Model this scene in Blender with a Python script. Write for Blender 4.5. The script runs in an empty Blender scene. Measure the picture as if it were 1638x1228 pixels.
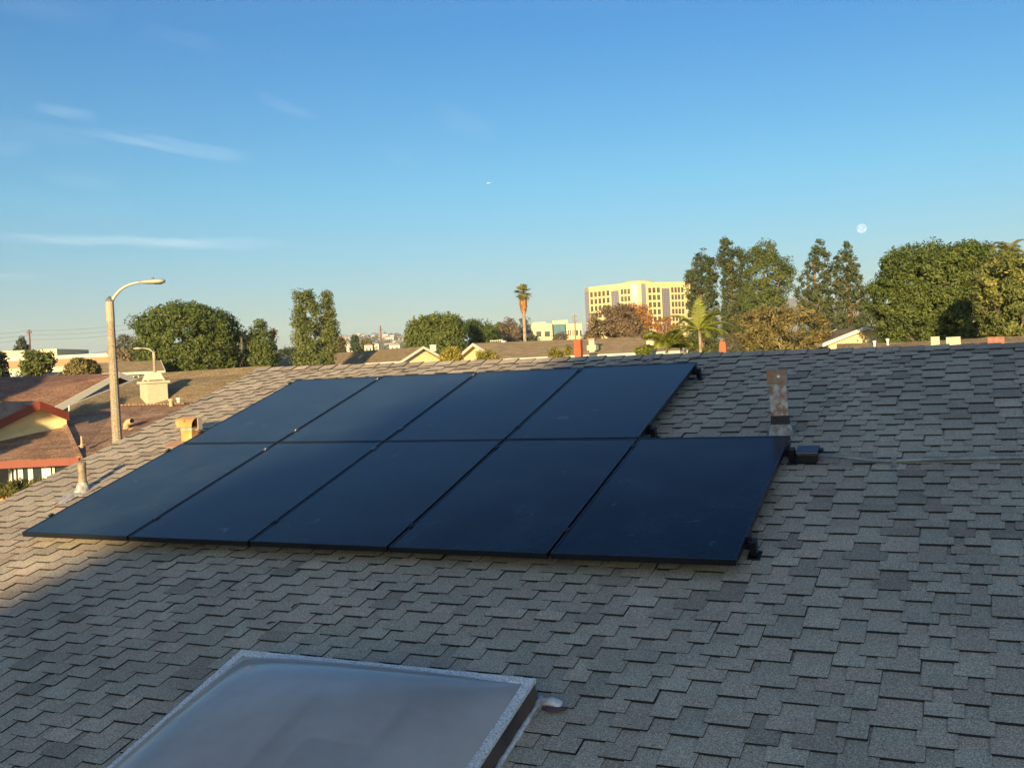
import bpy, math, random
import numpy as np
from mathutils import Vector, Matrix
R = math.radians
random.seed(7); rng = np.random.default_rng(11)
scene = bpy.context.scene
COL = scene.collection

# ---------------------------------------------------------------- camera
W, H = 1638.0, 1228.0
CZ = 4.5                                     # eye height above the street
F = 1631.69
CR = np.array([0.998863741, -0.00097491643, -0.0476474283])
CU = np.array([0.0476574, 0.02043352, 0.99865472])
CF = np.array([0.0, 0.99979074, -0.02045677])
cam_d = bpy.data.cameras.new('camera')
cam = bpy.data.objects.new('camera', cam_d); COL.objects.link(cam)
cam_d.sensor_width = 36.0; cam_d.lens = 36.0 * F / W
cam_d.clip_start = 0.05; cam_d.clip_end = 60000
cam.matrix_world = Matrix(((CR[0], CU[0], -CF[0], 0), (CR[1], CU[1], -CF[1], 0), (CR[2], CU[2], -CF[2], CZ), (0, 0, 0, 1)))
scene.camera = cam
scene.render.resolution_x = 1024; scene.render.resolution_y = 767
scene.view_settings.view_transform = 'Standard'; scene.view_settings.look = 'None'
scene.view_settings.gamma = 1; scene.view_settings.exposure = 1.30
scene.render.engine = 'CYCLES'
scene.cycles.volume_bounces = 0
scene.cycles.max_bounces = 6
scene.cycles.transparent_max_bounces = 12

# ---------------------------------------------------------------- sun and sky
LD = np.array([0.24766785, 0.95718973, -0.1498281])      # direction the light travels
SUN_EL = math.asin(-LD[2]); SUN_AZ = math.atan2(-LD[0], -LD[1])
sd = bpy.data.lights.new('sun', 'SUN'); sd.energy = 5.0; sd.angle = R(0.6); sd.color = (1.0, 0.74, 0.40)
so = bpy.data.objects.new('sun', sd); COL.objects.link(so)
so.rotation_euler = Vector(LD).to_track_quat('-Z', 'Y').to_euler()
world = bpy.data.worlds.new('World'); scene.world = world; world.use_nodes = True
wt = world.node_tree; wn = wt.nodes; wl = wt.links
bg = wn['Background']
sky = wn.new('ShaderNodeTexSky'); sky.sky_type = 'NISHITA'; sky.sun_disc = False
sky.sun_elevation = SUN_EL; sky.sun_rotation = SUN_AZ
sky.air_density = 1.0; sky.dust_density = 0.6; sky.ozone_density = 1.6; sky.altitude = 20
SKY_STRENGTH = 0.15
bg.inputs['Strength'].default_value = SKY_STRENGTH


class NT:
    """small helper for wiring nodes"""
    def __init__(s, tree): s.t = tree
    def n(s, typ, **kw):
        nd = s.t.nodes.new(typ)
        for k, v in kw.items():
            if k[0] == '_': nd.inputs[int(k[1:])].default_value = v
            else: setattr(nd, k, v)
        return nd
    def l(s, a, b): s.t.links.new(a, b)
    def math(s, op, a, b=None, clamp=False):
        m = s.n('ShaderNodeMath', operation=op); m.use_clamp = clamp
        for i, v in enumerate((a, b)):
            if v is None: continue
            if isinstance(v, (int, float)): m.inputs[i].default_value = v
            else: s.l(v, m.inputs[i])
        return m.outputs[0]
    def mix(s, f, a, b, blend='MIX'):
        m = s.n('ShaderNodeMix', data_type='RGBA', blend_type=blend)
        for i, v in ((0, f), (6, a), (7, b)):
            if isinstance(v, (int, float)): m.inputs[i].default_value = v
            elif isinstance(v, tuple): m.inputs[i].default_value = v if len(v) == 4 else (*v, 1)
            else: s.l(v, m.inputs[i])
        return m.outputs[2]
    def ramp(s, f, stops):
        r = s.n('ShaderNodeValToRGB'); e = r.color_ramp.elements
        while len(e) < len(stops): e.new(0.5)
        for i, (p, c) in enumerate(stops):
            e[i].position = p; e[i].color = (*c, 1) if len(c) == 3 else c
        s.l(f, r.inputs[0]); return r.outputs[0]
    def noise(s, vec, scale, detail=4, rough=.55, dist=0):
        n = s.n('ShaderNodeTexNoise'); n.inputs['Scale'].default_value = scale
        n.inputs['Detail'].default_value = detail; n.inputs['Roughness'].default_value = rough
        n.inputs['Distortion'].default_value = dist
        if vec is not None: s.l(vec, n.inputs['Vector'])
        return n.outputs[0]


def at(x, y, d):
    """world point on the line of sight through a photo pixel at forward depth d"""
    P = (CF + CR * (x - W / 2) / F + CU * (H / 2 - y) / F) * d
    return np.array([P[0], P[1], P[2] + CZ])


# faint cirrus and an added sky tint, as functions of the direction in the sky
wq = NT(wt)
tc = wq.n('ShaderNodeTexCoord')
sep = wq.n('ShaderNodeSeparateXYZ'); wq.l(tc.outputs['Generated'], sep.inputs[0])
az = wq.math('ARCTAN2', sep.outputs[0], sep.outputs[1])
el = wq.math('ARCSINE', sep.outputs[2])


def streak(x0, y0, x1, y1, wd, strength, prev):
    """one wisp between two directions of the sky, wd = half width in radians"""
    def ae(x, y):
        p = at(x, y, 1.0) - np.array([0, 0, CZ]); p /= np.linalg.norm(p)
        return math.atan2(p[0], p[1]), math.asin(p[2])
    a0, e0 = ae(x0, y0); a1, e1 = ae(x1, y1)
    L = math.hypot(a1 - a0, e1 - e0); ux, uy = (a1 - a0) / L, (e1 - e0) / L
    da = wq.math('SUBTRACT', az, a0); de = wq.math('SUBTRACT', el, e0)
    t = wq.math('ADD', wq.math('MULTIPLY', da, ux), wq.math('MULTIPLY', de, uy))
    s = wq.math('ADD', wq.math('MULTIPLY', da, -uy), wq.math('MULTIPLY', de, ux))
    s = wq.math('ADD', s, wq.math('MULTIPLY', wq.math('SUBTRACT', warp, 0.5), wd * 3))
    tn = wq.math('MULTIPLY', wq.math('DIVIDE', t, L), wq.math('SUBTRACT', 1.0, wq.math('DIVIDE', t, L)))
    tn = wq.math('MULTIPLY', tn, 4.0, clamp=True)
    sn = wq.math('DIVIDE', s, wd)
    g = wq.math('SUBTRACT', 1.0, wq.math('MULTIPLY', sn, sn), clamp=True)
    g = wq.math('MULTIPLY', wq.math('MULTIPLY', g, tn), wq.math('MULTIPLY', fibre, strength))
    return g if prev is None else wq.math('ADD', prev, g)


cmb = wq.n('ShaderNodeCombineXYZ')
wq.l(wq.math('MULTIPLY', az, 3.0), cmb.inputs[0]); wq.l(wq.math('ADD', wq.math('MULTIPLY', el, 26.0), wq.math('MULTIPLY', az, 5.0)), cmb.inputs[1])
warp = wq.noise(cmb.outputs[0], 2.2, 4, .6)
cm2 = wq.n('ShaderNodeCombineXYZ')
wq.l(wq.math('MULTIPLY', az, 14.0), cm2.inputs[0]); wq.l(wq.math('ADD', wq.math('MULTIPLY', el, 120.0), wq.math('MULTIPLY', az, 22.0)), cm2.inputs[1])
fibre = wq.ramp(wq.noise(cm2.outputs[0], 1.0, 6, .62), [(.25, (.25, .25, .25)), (.75, (1, 1, 1))])
cl = None
for a in ((120, 208, 405, 256, .0075, .75), (-60, 376, 480, 392, .0055, 1.1), (50, 170, 160, 188, .006, .55), (-40, 205, 260, 225, .012, .22),
          (410, 150, 510, 186, .007, .3), (690, 175, 800, 215, .012, .18), (-60, 440, 100, 446, .004, .34), (220, 45, 360, 80, .008, .16),
          (-40, 232, 60, 240, .008, .3), (60, 275, 200, 295, .010, .22), (600, 235, 680, 275, .008, .12), (-60, -10, 180, 40, .01, .16), (-80, 330, 260, 345, .02, .12)):
    cl = streak(*a, cl)
cl = wq.math('MULTIPLY', cl, 0.27, clamp=True)
hsv = wq.n('ShaderNodeHueSaturation'); hsv.inputs['Saturation'].default_value = 1.0; hsv.inputs['Value'].default_value = 1.0
wq.l(sky.outputs[0], hsv.inputs['Color'])
SKYTINT = wq.ramp(wq.math('DIVIDE', el, 1.5, clamp=True), [(0.0, (.245, .325, .42)), (.043, (.205, .315, .445)), (.113, (.145, .355, .477)), (.21, (.076, .305, .495)), (.28, (.11, .32, .52)), (.355, (.42, .60, .78)), (.46, (.045, .16, .36)), (.58, (.03, .13, .32)), (1.0, (.30, .50, .72))])  # tint above the view is banded to brighten and darken the panels' reflections
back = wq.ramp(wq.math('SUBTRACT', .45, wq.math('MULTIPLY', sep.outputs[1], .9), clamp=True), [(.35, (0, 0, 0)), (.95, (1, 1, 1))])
SKYTINT = wq.mix(back, SKYTINT, (.47, .57, .67))      # unseen sun-side sky tinted brighter to light the shaded roof
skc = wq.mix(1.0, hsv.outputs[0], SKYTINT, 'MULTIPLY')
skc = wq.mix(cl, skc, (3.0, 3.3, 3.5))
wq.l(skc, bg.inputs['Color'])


# ---------------------------------------------------------------- materials
MATS = {}
def mat(name, col, rough=.8, noise=None, metal=0.0, coat=0.0, bump=None, spec=.5):
    """noise = (scale, colour2, low, high) ; bump = (scale, strength)"""
    if name in MATS: return MATS[name]
    m = bpy.data.materials.new(name); m.use_nodes = True
    q = NT(m.node_tree); b = m.node_tree.nodes['Principled BSDF']
    b.inputs['Base Color'].default_value = (*col, 1); b.inputs['Roughness'].default_value = rough
    b.inputs['Metallic'].default_value = metal; b.inputs['Coat Weight'].default_value = coat
    b.inputs['Specular IOR Level'].default_value = spec
    tcn = q.n('ShaderNodeTexCoord')
    if noise:
        f = q.noise(tcn.outputs['Object'], noise[0], 6, .6)
        c = q.ramp(f, [(noise[2], col), (noise[3], noise[1])])
        q.l(c, b.inputs['Base Color'])
    if bump:
        f = q.noise(tcn.outputs['Object'], bump[0], 5, .6)
        bp = q.n('ShaderNodeBump'); bp.inputs['Strength'].default_value = bump[1]; bp.inputs['Distance'].default_value = .02
        q.l(f, bp.inputs['Height']); q.l(bp.outputs[0], b.inputs['Normal'])
    MATS[name] = m; return m


def leaf_mat(name, c1, c2, c3, transl=.25):
    m = bpy.data.materials.new(name); m.use_nodes = True
    q = NT(m.node_tree); b = m.node_tree.nodes['Principled BSDF']; out = m.node_tree.nodes['Material Output']
    a = q.n('ShaderNodeAttribute', attribute_name='tone')
    c = q.ramp(a.outputs['Fac'], [(0.0, c1), (.55, c2), (1.0, c3)])
    q.l(c, b.inputs['Base Color']); b.inputs['Roughness'].default_value = .6; b.inputs['Specular IOR Level'].default_value = .3
    t = q.n('ShaderNodeBsdfTranslucent'); q.l(c, t.inputs['Color'])
    mx = q.n('ShaderNodeMixShader'); mx.inputs[0].default_value = transl
    q.l(b.outputs[0], mx.inputs[1]); q.l(t.outputs[0], mx.inputs[2]); q.l(mx.outputs[0], out.inputs[0])
    return m


def shingle_mat(name, ca, cb, cc, gran=260.0, bands=None, stain=.35):
    """granule covered asphalt: tone per shingle from the face attribute, granules and stains from noise"""
    m = bpy.data.materials.new(name); m.use_nodes = True
    q = NT(m.node_tree); b = m.node_tree.nodes['Principled BSDF']
    tcn = q.n('ShaderNodeTexCoord'); ob = tcn.outputs['Object']
    if bands is None:
        a = q.n('ShaderNodeAttribute', attribute_name='tone').outputs['Fac']
    else:
        L, wd, dv = bands[0], bands[1], bands[2]      # courses along a slope direction
        br = q.n('ShaderNodeTexBrick'); br.offset = .37; br.offset_frequency = 2
        br.inputs['Color1'].default_value = (0, 0, 0, 1); br.inputs['Color2'].default_value = (1, 1, 1, 1); br.inputs['Mortar'].default_value = (.05, .05, .05, 1)
        br.inputs['Scale'].default_value = 1; br.inputs['Mortar Size'].default_value = .012; br.inputs['Mortar Smooth'].default_value = .3
        br.inputs['Brick Width'].default_value = wd; br.inputs['Row Height'].default_value = dv
        sx = q.n('ShaderNodeSeparateXYZ'); q.l(ob, sx.inputs[0])
        cm = q.n('ShaderNodeCombineXYZ')
        q.l(q.math('ADD', q.math('MULTIPLY', sx.outputs[0], L[0]), q.math('MULTIPLY', sx.outputs[1], L[1])), cm.inputs[0])
        q.l(q.math('MULTIPLY', sx.outputs[2], 3.2), cm.inputs[1])
        q.l(cm.outputs[0], br.inputs['Vector']); a = br.outputs['Color']
    c = q.ramp(a, [(0.0, ca), (.5, cb), (1.0, cc)])
    hu = q.ramp(q.math('FRACT', q.math('MULTIPLY', a, 23.0)), [(0.0, (1.04, .99, .975)), (.5, (1, 1, 1)), (1.0, (.96, 1.01, 1.015))])
    c = q.mix(1.0, c, hu, 'MULTIPLY')
    g = q.noise(ob, gran, 2, .8)
    gr = q.ramp(g, [(.30, (.38, .38, .38)), (.5, (1, 1, 1)), (.70, (2.0, 1.95, 1.85))])
    c = q.mix(1.0, c, gr, 'MULTIPLY')
    s = q.noise(ob, 1.3, 5, .6)
    sr = q.ramp(s, [(.3, (1 - stain, 1 - stain, 1 - stain * .9)), (.55, (1, 1, 1)), (.8, (1 + stain * .6, 1 + stain * .5, 1 + stain * .35))])
    c = q.mix(1.0, c, sr, 'MULTIPLY')
    q.l(c, b.inputs['Base Color']); b.inputs['Roughness'].default_value = .93; b.inputs['Specular IOR Level'].default_value = .25
    bp = q.n('ShaderNodeBump'); bp.inputs['Strength'].default_value = .35; bp.inputs['Distance'].default_value = .003
    q.l(g, bp.inputs['Height']); q.l(bp.outputs[0], b.inputs['Normal'])
    return m


# ---------------------------------------------------------------- mesh helpers
class MB:
    def __init__(s): s.v = []; s.f = []; s.m = []; s.tone = []
    def add(s, vs, fs, m=0, tone=0.5):
        k = len(s.v); s.v += [tuple(map(float, p)) for p in vs]
        for f in fs: s.f.append(tuple(i + k for i in f)); s.m.append(m); s.tone.append(tone)
        return s
    def box(s, c, sx, sy, sz, ax=None, m=0, tone=.5, top=1.0):
        """box centred at c; ax = three axis vectors"""
        c = np.array(c, float); X, Y, Z = ax if ax is not None else np.eye(3)
        vs = []
        for z in (-1, 1):
            k = top if z > 0 else 1.0
            for x, y in ((-1, -1), (1, -1), (1, 1), (-1, 1)):
                vs.append(c + X * x * sx / 2 * k + Y * y * sy / 2 * k + Z * z * sz / 2)
        return s.add(vs, [(3, 2, 1, 0), (4, 5, 6, 7), (0, 1, 5, 4), (1, 2, 6, 5), (2, 3, 7, 6), (3, 0, 4, 7)], m, tone)
    def prism(s, pts, dv, m=0, tone=.5):
        """planar polygon pts extruded by vector dv"""
        n = len(pts); a = [np.array(p, float) for p in pts]; b = [p + np.array(dv, float) for p in a]
        fs = [tuple(range(n))[::-1], tuple(range(n, 2 * n))]
        for i in range(n): fs.append((i, (i + 1) % n, n + (i + 1) % n, n + i))
        return s.add(a + b, fs, m, tone)
    def tube(s, path, rad, n=10, cap=True, m=0, tone=.5, squash=None):
        path = [np.array(p, float) for p in path]
        if not hasattr(rad, '__len__'): rad = [rad] * len(path)
        vs = []; fs = []
        for i, p in enumerate(path):
            t = path[min(i + 1, len(path) - 1)] - path[max(i - 1, 0)]; t = t / (np.linalg.norm(t) + 1e-12)
            a = np.cross(t, [0, 0, 1.0]) if abs(t[2]) < .95 else np.cross(t, [0, 1.0, 0]); a /= np.linalg.norm(a); b = np.cross(t, a)
            for k in range(n):
                w = 2 * math.pi * k / n
                q = a * math.cos(w) * rad[i] + b * math.sin(w) * rad[i]
                if squash is not None: q = q * np.array(squash)
                vs.append(p + q)
        for i in range(len(path) - 1):
            for k in range(n): fs.append((i * n + k, i * n + (k + 1) % n, (i + 1) * n + (k + 1) % n, (i + 1) * n + k))
        if cap: fs.append(tuple(range(n))[::-1]); fs.append(tuple((len(path) - 1) * n + k for k in range(n)))
        return s.add(vs, fs, m, tone)


LOC = {}
def obj(name, mb, mats, parent=None, smooth=False, bevel=0, local=False):
    me = bpy.data.meshes.new(name)
    off = np.zeros(3) if (parent is None or local) else LOC[parent.name]
    if isinstance(mb, MB): v = [tuple(np.array(p) - off) for p in mb.v]; f = mb.f
    else: v, f = mb
    me.from_pydata(v, [], f)
    for mm in (mats if isinstance(mats, (list, tuple)) else [mats]): me.materials.append(mm)
    if isinstance(mb, MB):
        if any(mb.m): me.polygons.foreach_set('material_index', mb.m)
        a = me.attributes.new('tone', 'FLOAT', 'FACE'); a.data.foreach_set('value', mb.tone)
    if smooth: me.polygons.foreach_set('use_smooth', [True] * len(me.polygons))
    me.validate(); me.update()
    o = bpy.data.objects.new(name, me); COL.objects.link(o)
    if parent is not None: o.parent = parent; LOC[o.name] = LOC[parent.name]
    else: LOC[o.name] = np.zeros(3)
    if bevel:
        b = o.modifiers.new('bevel', 'BEVEL'); b.width = bevel; b.segments = 2; b.limit_method = 'ANGLE'
    return o


def tag(o, label=None, cat=None, group=None, kind=None):
    if label: o['label'] = label
    if cat: o['category'] = cat
    if group: o['group'] = group
    if kind: o['kind'] = kind
    return o


def thing(name, label, cat, loc=(0, 0, 0), group=None, M=None):
    o = bpy.data.objects.new(name, None); COL.objects.link(o); o.empty_display_size = .1
    if M is not None: o.matrix_world = M; LOC[o.name] = np.zeros(3)
    else: o.location = tuple(loc); LOC[o.name] = np.array(loc, float)
    return tag(o, label, cat, group)


def copy_tree(o, parent=None):
    c = o.copy(); COL.objects.link(c); c.parent = parent
    LOC[c.name] = LOC[o.name]
    for ch in list(o.children): copy_tree(ch, c)
    return c


def relabel(o, label): o['label'] = label; return o

# ---------------------------------------------------------------- roof frame of our own house
SC = 0.8958135425660709
O = np.array([-3.57244191, 7.31347833, -1.04436366 + CZ])
U = np.array([0.90332292, -0.4289612, 0.0]); V = np.array([0.41097002, 0.8654364, 0.28657194]); N = np.array([-0.12292824, -0.258867, 0.95805873])
Vh = np.array([-U[1], U[0], 0.0]); Z = np.array([0, 0, 1.0])
RN = -0.125                                     # roof surface below the panels' glass
def rp(u, v, n=0.0): return O + U * u + V * v + N * (RN + n)
def onroof(x, y, off=0.0):
    d = at(x, y, 1.0) - np.array([0, 0, CZ]); P0 = np.array([0, 0, CZ])
    t = ((O + N * (RN + off) - P0) @ N) / (d @ N); q = P0 + t * d - O
    return q @ U, q @ V
def ridge_v(u): return 4.30 - 0.052 * (u + 1.2)
URAKE, UEND, VEND = -1.17, 10.5, -4.4
AXR = (U, V, N)

M_edge = mat('asphalt_edge', (.018, .018, .019), .95)
M_shingle = shingle_mat('weathered_shingle', (.235, .200, .152), (.40, .340, .258), (.53, .447, .338), gran=150, stain=.22)
M_white = mat('white_paint', (.78, .75, .66), .6, noise=(3, (.66, .63, .54), .4, .7))
M_stucco = mat('cream_stucco', (.48, .40, .26), .9, noise=(9, (.64, .55, .36), .4, .6), bump=(60, .3))
M_black = mat('black_metal', (.008, .009, .011), .35, metal=.2, spec=.5)
M_darkplastic = mat('black_plastic', (.012, .012, .013), .4)


def build_own_house():
    h = thing('house', 'low house under a broad grey brown shingle roof that carries the black solar panels', 'house', (0, 6, 0))
    dk = MB()
    c = [rp(URAKE, VEND), rp(UEND, VEND), rp(UEND, ridge_v(UEND)), rp(URAKE, ridge_v(URAKE))]
    dk.prism([p - N * .004 for p in c], -N * .02)
    bk = [c[3] - Z * .004, c[2] - Z * .004]
    dn = Vh * 5.0 - Z * 1.55
    dk.prism([bk[0] + Vh * .004, bk[1] + Vh * .004, bk[1] + dn, bk[0] + dn], -Z * .02)
    roof = obj('roof', dk, M_shingle, h)
    sh = MB(); E = .0955; T = .0115
    def tab(u0, u1, v0, tone, tone2, seam=0.0):
        """one butt: two exposures tall, its top tucked under the course after next"""
        j = random.uniform(-.0025, .0025); k = random.uniform(-.0012, .0012); th = T * random.uniform(.8, 1.25)
        va = v0 + j; vm = v0 + E; vb = min(v0 + 2 * E + .012, max(va + .01, ridge_v((u0 + u1) / 2) - .004))
        vm = min(vm, vb - .001)
        tm = th * .60
        P = [rp(u0, va, -.003), rp(u1, va + k, -.003), rp(u1, vb, -.003), rp(u0, vb, -.003),
             rp(u0, va, th), rp(u1, va + k, th), rp(u1, vm, tm), rp(u0, vm, tm), rp(u1, vb, .0005), rp(u0, vb, .0005)]
        sh.add([P[4], P[5], P[6], P[7]], [(0, 1, 2, 3)], 0, tone)
        sh.add([P[7], P[6], P[8], P[9]], [(0, 1, 2, 3)], 0, tone2)
        sh.add(P, [(0, 1, 5, 4), (1, 2, 8, 6, 5), (3, 0, 4, 7, 9)], 1, 0)
    nrow = int((4.32 - VEND) / E) + 1
    tabs = []; x = URAKE - .05
    while x < UEND + .1:
        w = random.uniform(.12, .19); tabs.append((x, x + w)); x += w + random.uniform(.07, .12)
    cl = lambda z: min(1.0, max(0.0, z))
    for r in range(nrow):
        v0 = VEND + r * E; nxt = []
        for i, (a0, a1) in enumerate(tabs):
            u0, u1 = max(a0, URAKE), min(a1, UEND)
            if u1 - u0 < .01 or v0 > ridge_v((u0 + u1) / 2) - .03: continue
            tone = random.gauss(.50, .085)
            if random.random() < .07: tone = random.uniform(.08, .25)
            if random.random() < .04: tone = random.uniform(.68, .8)
            tone2 = tone * .8 + .1 + random.uniform(-.08, .08)
            tab(u0, u1, v0, cl(tone), cl(tone2))
        for i in range(len(tabs) - 1):
            g0, g1 = tabs[i][1], tabs[i + 1][0]; c = (g0 + g1) / 2 + random.gauss(0, .014)
            w = max(g1 - g0 + .024, min(.21, random.gauss(.148, .032)))
            nxt.append([c - w / 2, c + w / 2])
        nxt.insert(0, [nxt[0][0] - .27, nxt[0][0] - .12]); nxt.append([nxt[-1][1] + .09, nxt[-1][1] + .24])
        for i in range(len(nxt) - 1):                 # keep a slot between neighbouring butts
            d = .045 - (nxt[i + 1][0] - nxt[i][1])
            if d > 0: nxt[i][1] -= d / 2; nxt[i + 1][0] += d / 2
        while nxt[0][0] > URAKE - .04: nxt.insert(0, [nxt[0][0] - .26, nxt[0][0] - .10])
        while nxt[1][1] < URAKE - .3: nxt.pop(0)
        while nxt[-2][0] > UEND + .3: nxt.pop()
        tabs = [tuple(t_) for t_ in nxt]
    s = obj('shingles', sh, [M_shingle, M_edge], roof)
    cp = MB(); x = URAKE - .01; i = 0
    while x < UEND:
        x1 = min(x + .185, UEND); t0, t1 = .008, .018 + random.uniform(-.002, .004)
        wdt = .110 + random.uniform(-.006, .006)
        tn = min(1, max(0, random.gauss(.45, .15)))
        def row(xx, t):
            c0 = rp(xx, ridge_v(xx)); bz = -Vh * 0
            return [c0 - V * wdt + N * (t), c0 - V * .03 + N * (t + .004), c0 + Z * (t + .006), c0 + (Vh * .95 - Z * .3) * .03 + Z * (t + .001), c0 + (Vh * .955 - Z * .296) * wdt + Z * t]
        a, b = row(x - .03, t0), row(x1, t1)
        bb = [p - Z * .016 for p in b]
        aa = [p - Z * .010 for p in a]
        cp.add(a + b, [(j, 5 + j, 6 + j, j + 1) for j in range(4)], 0, tn)
        cp.add(b + bb, [(j, 5 + j, 6 + j, j + 1) for j in range(4)], 1, 0)
        cp.add([a[0], b[0], bb[0], aa[0]], [(0, 3, 2, 1)], 1, 0)
        x = x1; i += 1
    obj('ridge_caps', cp, [M_shingle, M_edge], roof)
    fa = MB()
    q0, q1 = rp(URAKE - .004, VEND, -.03), rp(URAKE - .004, ridge_v(URAKE), -.03)
    fa.prism([q0, q1, q1 - Z * .16, q0 - Z * .16], -U * .03)
    q2 = q1 + dn
    fa.prism([q1, q2, q2 - Z * .16, q1 - Z * .16], -U * .03)
    obj('rake_board', fa, M_white, h)
    wl_ = MB()
    e0 = rp(URAKE + .35, VEND + .5); e1 = rp(UEND - .3, VEND + .5); b1 = e1 + Vh * 12; b0 = e0 + Vh * 12
    for a, b in ((e0, e1), (e1, b1), (b1, b0), (b0, e0)):
        d = (b - a); d /= np.linalg.norm(d); nrm = np.array([d[1], -d[0], 0]) * .06
        za, zb = 2.2, 2.2
        wl_.prism([np.array([a[0], a[1], 0]), np.array([b[0], b[1], 0]), np.array([b[0], b[1], zb]), np.array([a[0], a[1], za])], nrm)
    obj('wall', wl_, M_stucco, h)
build_own_house()

# ---------------------------------------------------------------- solar panels
def panel_glass():
    m = bpy.data.materials.new('solar_glass'); m.use_nodes = True
    q = NT(m.node_tree); b = m.node_tree.nodes['Principled BSDF']
    tcn = q.n('ShaderNodeTexCoord'); ob = tcn.outputs['Object']; gi = q.n('ShaderNodeObjectInfo')
    va = q.n('ShaderNodeVectorMath', operation='ADD'); q.l(ob, va.inputs[0])
    vm = q.n('ShaderNodeVectorMath', operation='SCALE'); vm.inputs['Scale'].default_value = 37.0
    cmx = q.n('ShaderNodeCombineXYZ'); q.l(gi.outputs['Random'], cmx.inputs[0]); q.l(gi.outputs['Random'], cmx.inputs[1]); q.l(cmx.outputs[0], vm.inputs[0]); q.l(vm.outputs[0], va.inputs[1])
    br = q.n('ShaderNodeTexBrick'); br.offset = 0; br.squash = 1
    br.inputs['Color1'].default_value = (.001, .0085, .016, 1); br.inputs['Color2'].default_value = (.0014, .010, .019, 1); br.inputs['Mortar'].default_value = (.002, .003, .007, 1)
    br.inputs['Scale'].default_value = 1; br.inputs['Mortar Size'].default_value = .0012; br.inputs['Brick Width'].default_value = .166; br.inputs['Row Height'].default_value = .083
    q.l(ob, br.inputs['Vector'])
    wv = q.n('ShaderNodeTexWave', wave_type='BANDS', bands_direction='Y'); wv.inputs['Scale'].default_value = 28
    q.l(ob, wv.inputs['Vector'])
    c = q.mix(.3, br.outputs['Color'], q.ramp(wv.outputs['Fac'], [(0, (.002, .004, .010)), (1, (.003, .011, .024))]))
    # dust film and smudges
    d1 = q.noise(va.outputs[0], 2.2, 6, .65, .4); d2 = q.noise(va.outputs[0], 5.5, 3, .5, 1.2)
    film = q.ramp(d1, [(.42, (.0, .0, .0)), (.72, (.05, .05, .05))])
    smud = q.ramp(d2, [(.68, (0, 0, 0)), (.80, (.16, .16, .16))])
    fac = q.math('ADD', q.math('ADD', film, smud), .007, clamp=True)
    c = q.mix(fac, c, (.26, .42, .50))
    q.l(c, b.inputs['Base Color'])
    q.l(q.math('ADD', .16, q.math('MULTIPLY', d1, .12)), b.inputs['Roughness'])
    b.inputs['IOR'].default_value = 1.30; b.inputs['Specular Tint'].default_value = (.10, .68, 1.0, 1)
    b.inputs['Sheen Weight'].default_value = .085; b.inputs['Sheen Roughness'].default_value = .35; b.inputs['Sheen Tint'].default_value = (.6, .85, 1.0, 1)
    return m
M_glass = panel_glass()
M_frame = mat('anodised_frame', (.016, .019, .024), .30, metal=.5)
PW, PH, PG = 1.0158525572699244, 1.70, 0.018


def make_panel():
    M = Matrix(((U[0], V[0], N[0], 0), (U[1], V[1], N[1], 0), (U[2], V[2], N[2], 0), (0, 0, 0, 1)))
    p = thing('solar_panel', 'x', 'solar panel', M=M, group='black solar panels mounted on the shingle roof')
    f = MB(); t = .011; hh = .035
    for (x0, x1, y0, y1) in ((0, PW, 0, t), (0, PW, PH - t, PH), (0, t, t, PH - t), (PW - t, PW, t, PH - t)):
        f.box(((x0 + x1) / 2, (y0 + y1) / 2, -hh / 2), x1 - x0, y1 - y0, hh)
    obj('frame', f, M_frame, p, local=True, bevel=.0012)
    g = MB(); g.box((PW / 2, PH / 2, -.0055), PW - 2 * t - .0006, PH - 2 * t - .0006, .005)
    obj('glass', g, M_glass, p, local=True)
    return p


LBL = {
    (0, 0): 'front row solar panel at the far left corner, nearest the thin vent pipe',
    (0, 1): 'front row solar panel, second from the left, under the one beside the rusty cowl',
    (0, 2): 'middle solar panel of the front row of five, pale smudges near its upper edge',
    (0, 3): 'front row solar panel, fourth from the left, next to the panel that sticks out',
    (0, 4): 'rightmost solar panel of the front row, sticking out beyond the upper row',
    (1, 0): 'upper row solar panel at the left end beside the rusty cowl vent',
    (1, 1): 'upper row solar panel, second from the left, below the poplar and the tan gables',
    (1, 2): 'upper row solar panel, third from the left, with a pale smudge in its middle',
    (1, 3): 'upper row solar panel at the right end with a blue smudge, facing the bare shingles',
}
proto = make_panel(); first = True
for (r, c), lb in LBL.items():
    p = proto if first else copy_tree(proto); first = False
    L = O + U * (c * (PW + PG)) + V * (r * (PH + PG)) + N * random.uniform(-.002, .001)
    M = proto.matrix_world.copy(); M.translation = Vector(L)
    if (r, c) == (0, 4):
        M = M @ Matrix.Rotation(R(-.25), 4, 'Y')
    p.matrix_world = M; relabel(p, lb)

M_clamp = mat('clamp_metal', (.05, .055, .06), .35, metal=.7)
M_clampb = mat('clamp_highlight', (.22, .23, .24), .3, metal=.8)  # white highlights of some clamps put into a brighter metal colour


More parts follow.
